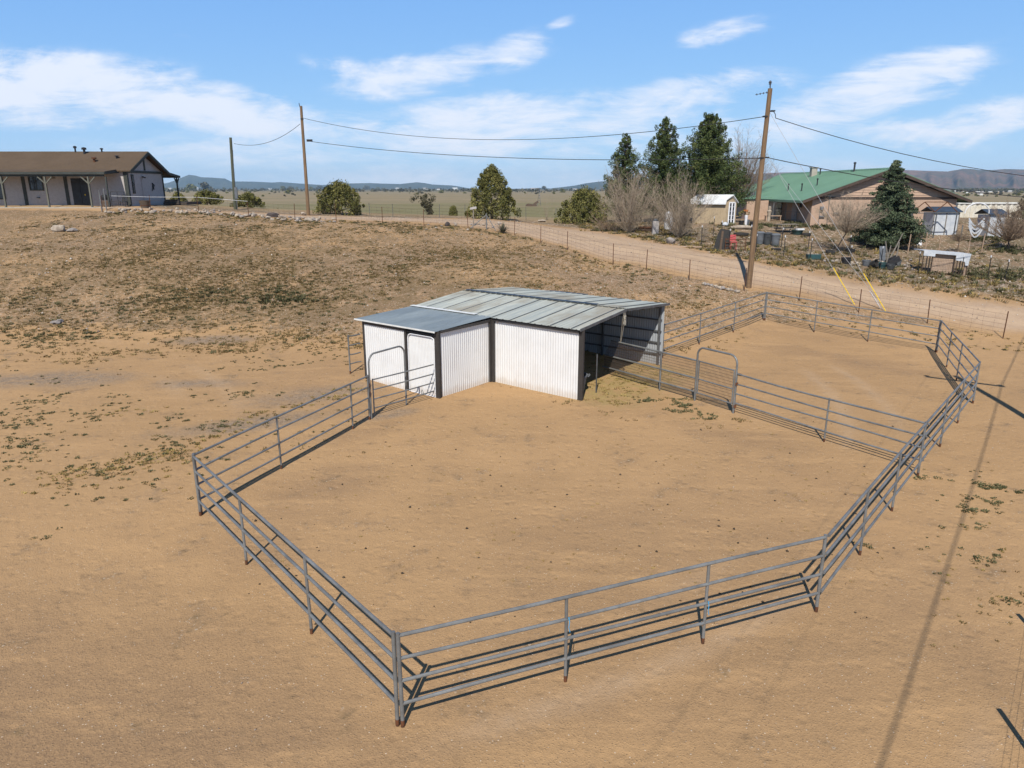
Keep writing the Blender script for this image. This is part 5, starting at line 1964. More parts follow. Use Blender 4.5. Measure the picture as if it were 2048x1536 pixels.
bare_plant('bare_shrub', 'faint thin shrub standing in the field behind the road', 'shrub', D(1094, 76), 2.4, 2.0, 12, 10, 'twig', .012, None, None, 1, 17)
# yucca on the road bank
yb = T(1006, 466)
yc = thing('yucca', 'spiky grey green yucca clump at the fence brace', 'plant', tuple(yb))
V, F, Tn = [], [], []
for i in range(150):
    a = rng.uniform(0, 6.28)
    e = rng.uniform(.25, 1.5)
    L = rng.uniform(.55, .95)
    d = Vector((math.cos(a) * math.cos(e), math.sin(a) * math.cos(e), math.sin(e)))
    s = Vector((-math.sin(a), math.cos(a), 0)) * .022
    n = len(V)
    V += [s, -s, d * L * .6 - s * .7, d * L, d * L * .6 + s * .7]
    F += [(n, n + 1, n + 2, n + 4), (n + 4, n + 2, n + 3, n + 3)]
    Tn += [rng.random()] * 5
mb = MB()
mb.add(V, [(f[0], f[1], f[2], f[3]) if f[2] != f[3] else (f[0], f[1], f[2]) for f in F])
o = mb.build('leaves', 'yucca', yc)
o.data.attributes.new('tint', 'FLOAT', 'POINT').data.foreach_set('value', np.array(Tn, np.float32))

# ------------------------------------------------------------------ weeds, gravel, straw (uncountable ground cover)
def tufts(name, label, cat, spots, mat, blades=10, flat=.35):
    """spots: (x, y, radius, height); every tuft a fan of small leaf faces"""
    n = len(spots)
    S = np.array(spots)
    k = blades
    x = np.repeat(S[:, 0], k)
    y = np.repeat(S[:, 1], k)
    r = np.repeat(S[:, 2], k)
    h = np.repeat(S[:, 3], k)
    z0 = np.repeat(np.array([hz(a, b) for a, b in S[:, :2]]), k)
    N = n * k
    a = nrg.uniform(0, 2 * np.pi, N)
    q = np.sqrt(nrg.uniform(0, 1, N)) * r
    bx, by = x + np.cos(a) * q * .85, y + np.sin(a) * q * .85
    a2 = a + nrg.normal(0, .8, N)
    L = h * nrg.uniform(.5, 1.3, N)
    tilt = nrg.uniform(.15, 1.25, N)
    w = np.minimum(r, .25) * nrg.uniform(.07, .19, N) + .005
    dx, dy, dz = np.cos(a2) * np.sin(tilt) * L, np.sin(a2) * np.sin(tilt) * L, np.cos(tilt) * L
    sx, sy = -np.sin(a2) * w, np.cos(a2) * w
    V = np.stack([np.stack([bx - sx * .5, by - sy * .5, z0 - .01], 1), np.stack([bx + sx * .5, by + sy * .5, z0 - .01], 1),
                  np.stack([bx + dx * .6 + sx, by + dy * .6 + sy, z0 + dz * .75], 1), np.stack([bx + dx - sx * .4, by + dy - sy * .4, z0 + dz], 1)], 1).reshape(-1, 3)
    F = np.arange(N * 4).reshape(-1, 4)
    tone = np.repeat(np.clip(np.repeat(nrg.normal(.45, .2, n), k) + nrg.normal(0, .15, N), 0, 1), 4)
    return tag(np_mesh(name, V, F, mat, None, {'tint': tone}), label, cat, None, 'stuff')


green, brown, dry = [], [], []


def cluster(px, py, n, rx, ry, r=(.06, .22), h=(.03, .09), dst=green):
    c = T(px, py)
    for _ in range(n):
        x, y = c.x + rng.gauss(0, rx), c.y + rng.gauss(0, ry)
        dst.append((x, y, rng.uniform(*r), rng.uniform(*h)))


# hillside cover
def hillspot():
    while True:
        x = rng.uniform(-38, 12)
        y = rng.uniform(32, 61)
        if y < fence_y(x) - .3:
            return x, y


fv = lambda x, y: .5 + .5 * float(wob(np.array(x), np.array(y), .33)) + .25 * float(wob(np.array(x + 40), np.array(y), .9))
k = 0
while k < 24000:
    x, y = hillspot()
    z = hz(x, y)
    left = 1.0 if x < -6 else (.55 if x < 2 else .3)
    dens = left * (1.15 if .9 < z < 3.4 else .62 if z < 4.6 else .4) * max(.05, fv(x, y)) ** 1.4
    if x < -29.5 and y < 50:
        dens *= .15
    k += 1
    if rng.random() > dens:
        continue
    big = rng.random()
    brown.append((x, y, rng.uniform(.05, .17), rng.uniform(.03, .09)))
    for _ in range(rng.choice((1, 2, 3))):
        brown.append((x + rng.gauss(0, .3), y + rng.gauss(0, .3), rng.uniform(.04, .13), rng.uniform(.03, .08)))
    if big > .86 and z < 3.2:
        green.append((x + rng.gauss(0, .3), y + rng.gauss(0, .3), rng.uniform(.07, .2), rng.uniform(.04, .1)))
cluster(580, 596, 60, 1.0, .6, (.1, .3), (.06, .2))
cluster(540, 590, 40, 1.2, .6, (.1, .25), (.06, .14))
cluster(410, 590, 34, 1.2, .5, (.1, .25), (.06, .14))
cluster(470, 600, 60, 3.2, 1.0)
cluster(390, 640, 40, 2.6, .8)
cluster(330, 600, 60, 2.2, 1.8)
cluster(600, 560, 40, 4, 1.4)
cluster(680, 600, 46, 2.4, 1.2)
cluster(220, 530, 200, 4.5, 2.6, (.06, .2), (.04, .1), brown)
cluster(80, 590, 160, 3.2, 1.6, (.06, .2), (.04, .1), brown)
cluster(170, 600, 120, 3, 1.2, (.06, .2), (.04, .1), green)
cluster(90, 672, 45, .9, .8)
cluster(130, 680, 25, 1.2, .5)
cluster(170, 668, 18, .6, .3)
cluster(120, 722, 36, 1.2, .35, dst=brown)
cluster(210, 708, 46, 2.0, .35, dst=brown)
cluster(280, 700, 22, 1.0, .3, dst=brown)
for px, py, n in ((90, 805, 16), (108, 793, 10), (82, 827, 14), (66, 845, 14), (45, 806, 10), (40, 820, 8), (12, 826, 9), (10, 850, 10), (75, 875, 10), (20, 855, 10), (170, 830, 14), (178, 840, 8), (225, 810, 10), (228, 828, 9), (240, 792, 9), (245, 815, 8), (15, 880, 12), (35, 895, 14), (60, 887, 9), (70, 900, 9),
                  (505, 740, 9), (480, 790, 14), (490, 788, 12), (405, 795, 5), (450, 742, 4), (430, 740, 5), (500, 715, 10), (560, 720, 7), (590, 730, 7), (620, 725, 8), (445, 847, 14), (430, 853, 12), (400, 862, 6), (118, 1068, 5), (610, 700, 10), (640, 705, 10), (660, 715, 9), (540, 735, 6), (340, 874, 6)):
    cluster(px, py, int(n * .9), .32, .2, (.035, .13), (.015, .05))
for _ in range(130):
    px, py = rng.uniform(0, 720), rng.uniform(690, 930)
    cluster(px, py, rng.choice((1, 2, 3)), .16, .1, (.03, .1), (.02, .06), rng.choice((green, brown)))
for _ in range(60):
    cluster(rng.uniform(0, 420), rng.uniform(900, 1010), 2, .2, .1, (.03, .1), (.02, .05), rng.choice((green, brown, dry)))
# the green line along the outside of the pen
for k in range(46):
    f = k / 45
    cluster(110 + 290 * f + rng.uniform(-14, 14), 958 - 62 * f + rng.uniform(-14, 14), 4, .34, .2, (.04, .13), (.02, .05), rng.choice((green, green, brown, dry)))
for k in range(24):
    f = k / 23
    cluster(400 + 330 * f + rng.uniform(-10, 10), 880 - 110 * f + rng.uniform(-10, 10), 4, .3, .18, (.03, .1), (.03, .08), rng.choice((brown, dry)))
# a few weeds in the pens
for px, py, n in ((1303, 803, 12), (1292, 800, 8), (1368, 812, 8), (1378, 822, 9), (1352, 800, 6), (1340, 822, 8), (1420, 838, 7), (1412, 835, 6), (1345, 808, 6), (1385, 812, 6)):
    cluster(px, py, n, .22, .14, (.05, .13), (.03, .07))
for px, py, n in ((1250, 808, 5), (1275, 797, 5), (1245, 778, 5), (1215, 800, 4), (1210, 826, 4), (1165, 800, 7), (1475, 840, 8), (1140, 806, 5), (1440, 855, 4), (1265, 785, 5), (1330, 798, 5), (1390, 800, 6), (1260, 838, 4)):
    cluster(px, py, n, .22, .12, (.05, .14), (.02, .06), brown)
for px, py, n in ((1975, 972, 16), (1995, 978, 10), (1958, 999, 7), (1990, 1002, 7), (1932, 1018, 6), (1945, 1022, 5), (1985, 1025, 4), (1978, 1116, 8), (1930, 1055, 4), (1940, 1050, 3), (2020, 985, 6), (1855, 958, 6), (1745, 1092, 4), (2020, 1200, 3)):
    cluster(px, py, n, .2, .1, (.04, .14), (.02, .05))
for _ in range(40):
    cluster(rng.uniform(1850, 2048), rng.uniform(920, 1300), 2, .25, .15, (.02, .06), (.015, .04), rng.choice((green, brown, dry)))
# strip between the rear panels and the road
for _ in range(330):
    x = rng.uniform(4, 32)
    y = fence_y(x) - rng.uniform(-.4, 4.2)
    rng.choice((green, brown, brown, dry)).append((x, y, rng.uniform(.05, .2), rng.uniform(.03, .09)))
for _ in range(420):
    x = rng.uniform(-34, 10)
    y = fence_y(x) + rng.uniform(-1.6, .8)
    rng.choice((green, brown, brown, dry)).append((x, y, rng.uniform(.06, .22), rng.uniform(.04, .14)))
# neighbours' yard
for _ in range(2600):
    x = rng.uniform(6, 48)
    y = float(road_far(x)) + abs(rng.gauss(0, 8)) + rng.uniform(-.4, .6)
    if y > 67 and x > gx0 - .5:
        continue
    rng.choice((green, brown, brown, dry)).append((x, y, rng.uniform(.08, .3), rng.uniform(.06, .22)))
for px, py, n in ((1600, 450, 40), (1545, 452, 40), (1690, 452, 30), (1650, 456, 34), (1460, 452, 24), (1990, 555, 40), (1920, 548, 40), (2030, 545, 40), (1960, 480, 50), (2010, 500, 50)):
    cluster(px, py, n, 1.2, .7, (.1, .3), (.1, .3))
# hay round the shelter
for _ in range(260):
    a, b_ = rng.uniform(-4, 1.6), rng.uniform(.1, 6.2)
    p = sw(a, b_, 0)
    dry.append((p.x, p.y, rng.uniform(.06, .2), rng.uniform(.01, .04)))
for _ in range(150):
    cluster(rng.uniform(520, 1750), rng.uniform(760, 1180), 2, .3, .2, (.02, .07), (.006, .02), rng.choice((dry, dry, brown)))
for px, py, n in ((940, 768, 5), (1180, 768, 14), (1210, 765, 10), (1240, 760, 10), (300, 925, 10), (215, 940, 10), (330, 905, 8), (240, 825, 6), (290, 820, 6)):
    cluster(px, py, n, .35, .16, (.04, .14), (.02, .05), dry)
for p_ in brown:
    if p_[1] > 55 and rng.random() < .3:
        green.append((p_[0] + .2, p_[1], p_[2], p_[3]))
inpen = lambda x, y: False
tufts('green_weeds', 'low dark green weeds scattered over the slope and pen edges', 'weeds', green, 'weed_green', 26)
tufts('brown_weeds', 'low brownish dry weeds covering the gravel slope', 'weeds', brown, 'weed_brown', 13)
tufts('dry_grass', 'straw coloured dry grass and hay on the ground', 'dry grass', dry, 'drygrass', 18)


def gravel_field(name, label, spots, mat='gravel'):
    """loose stones: small flattened eight-sided lumps"""
    S = np.array(spots)
    n = len(S)
    base = np.array([(1, 0, 0), (0, 1, 0), (-1, 0, 0), (0, -1, 0), (0, 0, .8), (0, 0, -.5)], float)
    tri = np.array([(0, 1, 4), (1, 2, 4), (2, 3, 4), (3, 0, 4), (1, 0, 5), (2, 1, 5), (3, 2, 5), (0, 3, 5)])
    V = base[None] * nrg.uniform(.6, 1.3, (n, 6, 3)) * S[:, 2][:, None, None]
    a = nrg.uniform(0, 6.28, n)
    c, s = np.cos(a)[:, None], np.sin(a)[:, None]
    V = np.stack([V[:, :, 0] * c - V[:, :, 1] * s, V[:, :, 0] * s + V[:, :, 1] * c, V[:, :, 2]], -1)
    z0 = np.array([hz(x, y) for x, y in S[:, :2]])
    V = V + np.stack([S[:, 0], S[:, 1], z0 + S[:, 2] * .2], 1)[:, None, :]
    F = (tri[None] + (np.arange(n) * 6)[:, None, None]).reshape(-1, 3)
    tone = np.repeat(np.clip(nrg.beta(1.4, 1.6, n), 0, 1), 6)
    return tag(np_mesh(name, V.reshape(-1, 3), F, mat, None, {'tint': tone}), label, 'gravel', None, 'stuff')


stones = []
while len(stones) < 7500:
    x, y = hillspot()
    z = hz(x, y)
    if z < .35 and rng.random() > .15:
        continue
    if rng.random() > (.4 + .6 * min(1, z / 4)):
        continue
    stones.append((x, y, .018 + .03 * rng.random() ** 3 + (.05 if rng.random() < .03 else 0)))
for _ in range(2200):
    x = rng.uniform(-14, 32)
    y = float(fence_y(x)) + rng.uniform(.8, 12)
    stones.append((x, y, .02 + .04 * rng.random() ** 3))
for _ in range(1500):
    x = rng.uniform(6, 48)
    y = float(road_far(x)) + abs(rng.gauss(0, 6))
    stones.append((x, y, .03 + .07 * rng.random() ** 3))
gravel_field('hillside_gravel', 'loose pale and grey stones strewn over the slope and the road', stones)
grit = []
for _ in range(2600):
    Y = 4 + 26 * rng.random() ** 1.3
    x = rng.uniform(-.85, .85) * (Y + 3)
    grit.append((x, Y, .005 + .009 * rng.random() ** 2 + (.02 if rng.random() < .012 else 0)))
gravel_field('pen_grit', 'fine grit and pebbles on the sandy pen floor', grit)
chips = []
for _ in range(190):
    f, g_ = rng.random(), rng.random()
    p_ = flat(rng.uniform(480, 1800), rng.uniform(760, 1250))
    chips.append((p_.x, p_.y, .012 + .03 * rng.random() ** 2))
tag(gravel_field('dung_chips', 'small dark dung and bark chips on the pen floor', chips, 'dung'), None, 'chips')
ST = 'pale stones edging the driveway'
sp_px = []
for k in range(120):
    f = rng.random()
    px = 205 + 470 * f
    i = np.interp(px, [205, 302, 398, 498, 590, 673], [424, 424, 425, 434, 441, 443])
    sp_px.append((px, i + rng.uniform(-5, 3)))
for j, (px, py) in enumerate(sp_px):
    p = T(px, py)
    m = rng.choice(('stone_pale', 'stone_pale', 'stone_grey'))
    rock('edging_stone', 'pale loose stone in the row edging the driveway by the pale house', p + Vector((0, 0, .0)), rng.uniform(.11, .26), m, j, ST, 'stone', .7)
ST2 = 'small stones in a line near the pole foot'
for k in range(22):
    f = k / 21
    p = T(1408 + 70 * f + rng.uniform(-2, 2), 570 + 15 * f + rng.uniform(-1.5, 1.5))
    rock('border_stone', 'pale small stone in the short line before the foot of the tall brown pole', p, rng.uniform(.08, .17), rng.choice(('stone_pale', 'stone_grey')), 200 + k, ST2, 'stone', .8)
ST3 = 'pale stones by the fence brace'
for k in range(20):
    p = T(rng.uniform(850, 1010), rng.uniform(448, 462))
    rock('verge_stone', 'pale stone on the verge near the mailbox and the fence brace', p, rng.uniform(.08, .18), rng.choice(('stone_pale', 'stone_grey')), 260 + k, ST3, 'stone', .7)
rock('boulder', 'whitish boulder lying alone on the upper slope', T(119, 462), (.62, .42, .36), 'stone_pale', 400, None, 'boulder')
rock('boulder', 'flat grey stone leaning against the whitish boulder', T(143, 462), (.5, .35, .16), 'stone_grey', 401, None, 'boulder')
rock('boulder', 'dark rounded stone on the verge right of the pale verge stones', T(894, 452), (.26, .22, .22), 'stone_dark', 402, None, 'boulder')
rock('boulder', 'dark stone among the pale driveway edging', T(546, 434), (.55, .3, .24), 'stone_dark', 403, None, 'boulder')
rock('boulder', 'pale block on the bank below the wide juniper', T(1084, 444), (.45, .3, .2), 'stone_pale', 404, None, 'boulder')
rock('boulder', 'whitish stone lying by the foot of the far brown pole', D(607, 69), (.3, .25, .22), 'stone_pale', 405, None, 'boulder')
for k, (px, py) in enumerate(((112, 646), (104, 646), (120, 645), (108, 648), (116, 648))):
    rock('pit_stone', 'grey stone in the small heap on the bare patch of slope', T(px, py), rng.uniform(.13, .24), 'stone_grey', 420 + k, 'stones of the small heap on the slope', 'stone', .6)
# ------------------------------------------------------------------ neighbours' yard
gs_ = thing('garden_shed', 'small tan garden shed with a white gambrel roof and glazed white doors', 'shed', tuple(D(1437, 66)))
S0 = Vector(ROOT[gs_.name])
sx0, sx1 = at(1452, 420, 66).x, at(1476, 420, 66).x
sz0 = S0.z - .1
szw = at(1460, 404, 66).z
szr = at(1463, 391, 66).z
sxm = (sx0 + sx1) / 2 + .05
SL = 3.0
lean = -2.3     # the shed runs back to the left


def sbx(name, mat, fn, par=None):
    mb = MB()
    fn(mb)
    return mb.build(name, mat, par or gs_, False, True)


u1 = Vector((-.86, .51, 0))
fp = [Vector((sx0, 66, sz0 - .4)), Vector((sx1, 66.5, sz0 - .4)), Vector((sx1, 66.5, szw)), Vector((sxm, 66.25, szr - .05)), Vector((sx0, 66, szw))]
sbx('walls', 'shed_tan', lambda m: m.prism(fp, u1 * SL))
n_ = Vector((.35, -.86, 0)).normalized()
ov = Vector((-.1, -.12, 0))
sbx('roof', 'shed_roof', lambda m: (
    m.prism([fp[3] + Vector((0, -.2, .05)), Vector((sxm - .62, 65.86, szr - .42)), Vector((sxm - .62, 65.86, szr - .36)), fp[3] + Vector((0, -.2, .13))], u1 * (SL + .3)),
    m.prism([Vector((sxm - .625, 65.85, szr - .43)), Vector((sx0 - .12, 65.78, szw - .22)), Vector((sx0 - .12, 65.78, szw - .16)), Vector((sxm - .625, 65.85, szr - .37))], u1 * (SL + .3)),
    m.prism([fp[3] + Vector((.002, -.2, .05)), Vector((sx1 + .15, 66.4, szw - .12)), Vector((sx1 + .15, 66.4, szw - .05)), fp[3] + Vector((.002, -.2, .13))], u1 * (SL + .3))))
fd = (fp[1] - fp[0]).normalized()
dn = Vector((fd.y, -fd.x, 0))


def fdoor(m, a, b):
    p, q = fp[0] + fd * a + dn * .04, fp[0] + fd * b + dn * .04
    z0, z1 = sz0 + .12, szw - .05
    for x in (p, q):
        m.bar(Vector((x.x, x.y, z0)), Vector((x.x, x.y, z1)), .1, .05)
    for z in (z0, z1):
        m.bar(Vector((p.x, p.y, z)), Vector((q.x, q.y, z)), .05, .1)
    for k in range(1, 5):
        z = z0 + (z1 - z0) * k / 5
        m.bar(Vector((p.x, p.y, z)), Vector((q.x, q.y, z)), .03, .03)


wF = (fp[1] - fp[0]).length
for a, b in ((.26, .52), (.54, .8)):
    d_o = sbx('door', 'whiteplastic', lambda m: fdoor(m, wF * a, wF * b))
    p, q = fp[0] + fd * wF * a + dn * .02, fp[0] + fd * wF * b + dn * .02
    sbx('pane', 'glass', lambda m: m.bar(Vector((p.x, p.y, (sz0 + szw) / 2)), Vector((q.x, q.y, (sz0 + szw) / 2)), .02, szw - sz0 - .3), d_o)

# kennel of chain link panels along the house side
kx = gx0 - 1.2
kn = thing('kennel', 'grey chain link kennel panels standing along the side of the pinkish house', 'kennel', tuple(D(1600, 69)))
kp = [at(1494, 0, 78).x, at(1540, 0, 74).x]
kpts = [D(1497, 79), D(1514, 77), D(1545, 74.5), D(1570, 72.5), D(1592, 71), D(1604, 70.3), D(1617, 69.5)]
for i in range(len(kpts)):
    p = kpts[i]
    MB().tube([p + Vector((0, 0, -.1)), p + Vector((0, 0, 1.75))], .035, 6).build('post', 'steel', kn, True, True)
    if i < len(kpts) - 1:
        q = kpts[i + 1]
        mb = MB()
        for z in (.15, .9, 1.72):
            mb.tube([p + Vector((0, 0, z)), q + Vector((0, 0, z))], .025, 6)
        mb.build('rails', 'steel', kn, True, True)
        mb = MB()
        L = (q - p).length
        nn = int(L / .16)
        for k in range(nn):
            a, b = p.lerp(q, k / nn), p.lerp(q, min(1, (k + 4) / nn))
            mb.tube([a + Vector((0, 0, .15)), b + Vector((0, 0, 1.72))], .004, 3, False)
            mb.tube([b + Vector((0, 0, .15)), a + Vector((0, 0, 1.72))], .004, 3, False)
        mb.build('chain_link', 'steel', kn, False, True)


def at_ground(px, Y):
    return D(px, Y)


# low table in the kennel, statue like post
tbk = thing('wooden_bench', 'low tan wooden bench inside the chain link kennel', 'bench', tuple(D(1545, 73)))
MB().box((0, 0, .5), (1.6, .5, .06)).build('seat', 'wood_tan', tbk)
for x in (-.7, .7):
    for y in (-.18, .18):
        MB().box((x, y, .22), (.08, .08, .5)).build('leg', 'wood_tan', tbk)
dogp = D(1537, 72.6)
hyd = thing('garden_statue', 'pale upright garden figure standing beside the tan kennel bench', 'statue', tuple(dogp))
MB().lathe([(.18, 0), (.14, .5), (.2, .85), (.24, 1.0), (.12, 1.15), (.17, 1.3), (.12, 1.45), (0, 1.5)], n=12).build('body', 'stone_pale', hyd, True)
sb = thing('lean_to', 'small pink walled lean to with a green lid between the garden shed and the house', 'lean-to', tuple(D(1505, 76)))
MB().box((0, 0, .9), (2.2, 2.4, 2.0)).build('walls', 'stucco_pink', sb)
mb = MB()
mb.prism([(-1.9, -1.4, 1.95), (1.3, -1.4, 2.1), (1.3, -1.4, 2.18), (-1.9, -1.4, 2.03)], (0, 2.8, 0))
mb.build('roof', 'green_roof', sb)
dsh = thing('satellite_dish', 'grey satellite dish mounted at the left eave of the green roof', 'dish', tuple(at(1503, 393, 84)))
MB().lathe([(.05, 0), (.3, .06), (.45, .16)], n=16).build('reflector', 'greyplastic', dsh, True)
MB().tube([(0, 0, 0), (0, .3, -.4)], .03, 6).build('arm', 'steel_dark', dsh, True)
dsh.rotation_euler = (R(60), 0, R(-20))

# flowers and pots by the shed door
fpz = thing('flower_pots', 'cluster of pots with orange flowers by the garden shed doors', 'pots', tuple(D(1489, 66.5)))
for k, (x, r, h) in enumerate(((-.3, .25, .4), (.2, .22, .5), (.6, .2, .35), (.0, .15, .9))):
    MB().lathe([(r * .7, 0), (r, h), (r * .85, h), (r * .8, h - .05)], (x, -.1 * k, 0), 12).build('pot', ('blackplastic', 'greyplastic', 'blackplastic', 'whiteplastic')[k], fpz, True)
V, F, Tn = clumps_cloud([(-.2, 0, 1.2), (.15, 0, 1.05), (-.45, .1, 1.0)], [.25, .28, .25], 40, .12)
np_mesh('leaves', V, F, 'juniper', fpz, {'tint': Tn})
V, F, Tn = clumps_cloud([(.05, -.1, 1.25), (-.15, -.15, 1.3)], [.16, .14], 26, .11)
np_mesh('flowers', V, F, 'orange', fpz, {'tint': Tn})

# picnic table
pt = thing('picnic_table', 'weathered grey wooden picnic table in the middle of the yard', 'picnic table', tuple(D(1572, 63)), R(14))
mb = MB()
for k in range(4):
    mb.box((0, -.3 + .2 * k, .76), (1.9, .18, .045))
mb.build('tabletop', 'wood_old', pt)
for s in (-1, 1):
    MB().box((0, s * .78, .45), (1.9, .28, .045)).build('seat', 'wood_old', pt)
    mb = MB()
    x = s * .7
    mb.bar((x, -.25, .74), (x, -.62, -.05), .09, .04)
    mb.bar((x, .25, .74), (x, .62, -.05), .09, .04)
    mb.bar((x + .05, -.85, .4), (x + .05, .85, .4), .04, .09)
    mb.build('leg', 'wood_old', pt)
tot_ = thing('toy_wagon', 'white and teal plastic tub beside the picnic table', 'tub', tuple(D(1594, 62.5)))
MB().lathe([(.35, 0), (.5, .35), (.54, .38), (.46, .38), (.36, .1), (0, .08)], n=16).build('shell', 'teal', tot_, True)
MB().box((.1, -.2, .46), (.7, .4, .14), .3).build('lid', 'whiteplastic', tot_)


def bin_(label, px, Y, mat, h=1.0, r=.36, group='dustbins behind the pole'):
    t = thing('dustbin', label, 'dustbin', tuple(D(px, Y)), rng.uniform(0, 3), group)
    MB().lathe([(r * .82, -.02), (r * .86, .05), (r, h * .82), (r * 1.06, h * .83), (r * 1.06, h * .87), (r * .96, h * .87)], n=18).build('body', mat, t, True)
    MB().lathe([(r * 1.1, h * .872), (r * 1.1, h * .92), (r * .85, h * .99), (0, h * 1.03)], n=18).build('lid', mat, t, True)
    for s in (-1, 1):
        MB().tube([(s * r * .98, -.1, h * .7), (s * r * 1.15, -.1, h * .68), (s * r * 1.15, .1, h * .68), (s * r * .98, .1, h * .7)], .02, 5).build('handle', mat, t, True)
    return t


bin_('grey dustbin nearest the tall brown pole', 1518.5, 57.5, 'greyplastic', .95, .33)
bin_('black dustbin in the middle of the three', 1534, 57.3, 'darkgreyplastic', .95, .33)
bin_('grey dustbin farthest from the brown pole, beside a black tray', 1550, 57.0, 'greyplastic', .95, .33)
try_ = thing('plastic_tray', 'flat black plastic tray lying in front of the dustbins', 'tray', tuple(D(1552, 55)))
mb = MB()
mb.box((0, 0, .05), (.62, .4, .1))
mb.box((0, 0, .14), (.66, .44, .05))
mb.build('shell', 'blackplastic', try_)


def tyre(label, px, Y, tilt=0, r=.36, g='old tyres in the yard'):
    t = thing('old_tyre', label, 'tyre', tuple(D(px, Y)), 0, g)
    MB().lathe([(r * .55, .02), (r * .62, 0), (r * .96, .02), (r, .1), (r * .96, .2), (r * .62, .22), (r * .55, .2), (r * .6, .11), (r * .55, .02)], n=20).build('tyre', 'rubber', t, True)
    t.rotation_euler = (tilt, 0, .4)
    return t


tyre('dark planter ring lying before the garden shed steps', 1482, 61, 0, .62)
tyre('black tyre lying under the bare tree with the leaning trunk', 1660, 55.2, .2)
tyre('black tyre lying closest to the cedar trunk', 1700, 56.5, .1)
tyre('black tyre between the picnic table and the bare tree', 1612, 62.2, 0, .4)
bdk = thing('leaning_board', 'dark rubber mat and board leaning on the yard fence', 'mat', tuple(D(1443, 53.6)))
mb = MB()
mb.prism([(-.62, 0, -.05), (.55, 0, -.05), (.62, .25, 1.42), (-.1, .25, 1.5), (-.3, .2, 1.1)], (0, .06, 0))
mb.build('mat', 'rubber', bdk)
mb = MB()
mb.bar((-.1, -.03, 0), (.05, .2, 1.35), .16, .03)
mb.build('plank', 'wood_brown', bdk)
mb = MB()
mb.box((-.75, -.15, .05), (.9, .5, .12), .1)
mb.build('roll', 'rubber', bdk)
ggt = thing('small_gate', 'low rusty pipe gate beside the leaning dark mat', 'gate', tuple(D(1470, 53.4)))
mb = MB()
for z in (.12, .36, .6, .84):
    mb.tube([(-.75, 0, z), (.75, 0, z - .02)], .025, 6)
for x in (-.75, .75):
    mb.tube([(x, 0, -.1), (x, 0, .95)], .03, 6)
mb.tube([(-.75, 0, .84), (.1, 0, 1.15), (.75, 0, .84)], .02, 6)
mb.build('frame', 'rust', ggt, True)
rc = thing('red_chair', 'small red plastic chair back showing over the rusty gate', 'chair', tuple(D(1465, 54.3)))
MB().box((0, 0, .55), (.5, .45, .06)).build('seat', 'red', rc)
MB().box((0, .22, .84), (.5, .06, .45), 0, -.15).build('backrest', 'red', rc)
for sx in (-.2, .2):
    for sy in (-.18, .18):
        MB().box((sx, sy, .26), (.05, .05, .56)).build('leg', 'red', rc)
for k, (px, Y, lab) in enumerate(((1432, 65.0, 'white sack slumped by the garden shed wall'),)):
    t = thing('sack', lab, 'sack', tuple(D(1450, 65.2)))
    MB().lathe([(.25, 0), (.3, .1), (.25, .24), (.12, .32), (0, .34)], n=12).build('bag', 'tarp', t, True)
pl = thing('pale_log', 'pale smooth log lying in the grass before the shed pots', 'log', tuple(D(1484, 64.0)))
MB().tube([(-1.0, 0, .15), (-.3, .05, .2), (.4, 0, .2), (1.1, -.1, .12)], [.1, .17, .16, .09], 10).build('wood', 'stone_pale', pl, True)
cb_ = thing('planter_box', 'dark green planter box holding pale stones at the yard fence corner', 'planter', tuple(D(1626, 51.2)))
mb = MB()
mb.prism([(-.42, -.25, 0), (.42, -.25, 0), (.46, -.27, .36), (-.46, -.27, .36)], (0, .5, 0))
mb.build('box', 'teal', cb_)
for k in range(5):
    rock('planter_stone', 'pale stone piled in the dark green planter box', D(1626, 51.2) + Vector((-.3 + .15 * k, 0, .30)), rng.uniform(.1, .16), 'stone_pale', 500 + k, 'stones in the planter box', 'stone')
PB = 'pots and buckets at the yard edge'
for k, (px, Y, r, h, mat, lab) in enumerate(((1691, 50.6, .34, .42, 'blackplastic', 'black bucket lying alone left of the bucket heap'), (1732, 50.4, .3, .4, 'greyplastic', 'grey bucket behind the heap of stones'), (1741, 49.9, .26, .42, 'rubber', 'tipped black bucket in front of the grey one'), (1762, 50.0, .33, .4, 'teal', 'teal bucket in the heap of pots'), (1779, 49.8, .34, .36, 'darkgreyplastic', 'dark low tub right of the teal bucket'), (1793, 51.4, .3, .42, 'greyplastic', 'grey upright bucket beside the black crate'))):
    t = thing('bucket', lab, 'bucket', tuple(D(px, Y)), 0, PB)
    MB().lathe([(r * .75, 0), (r, h), (r * 1.05, h), (r * .92, h - .02), (r * .7, .05), (0, .04)], n=14).build('shell', mat, t, True)
    MB().tube([(-r, 0, h * .95), (-r * .5, -r * .9, h * .8), (r * .5, -r * .9, h * .8), (r, 0, h * .95)], .012, 5).build('handle', 'steel', t, True)
    if k == 2:
        t.rotation_euler = (R(70), 0, .6)
        t.location.z += .2
ct = thing('black_crate', 'tilted black plastic crate among the sticks', 'crate', tuple(D(1784, 51.0)))
mb = MB()
mb.box((0, 0, .25), (.8, .5, .08), 0, 0, -.5)
mb.box((0, .25, .45), (.8, .05, .4), 0, 0, -.5)
mb.box((0, -.25, .45), (.8, .05, .4), 0, 0, -.5)
mb.build('shell', 'blackplastic', ct)
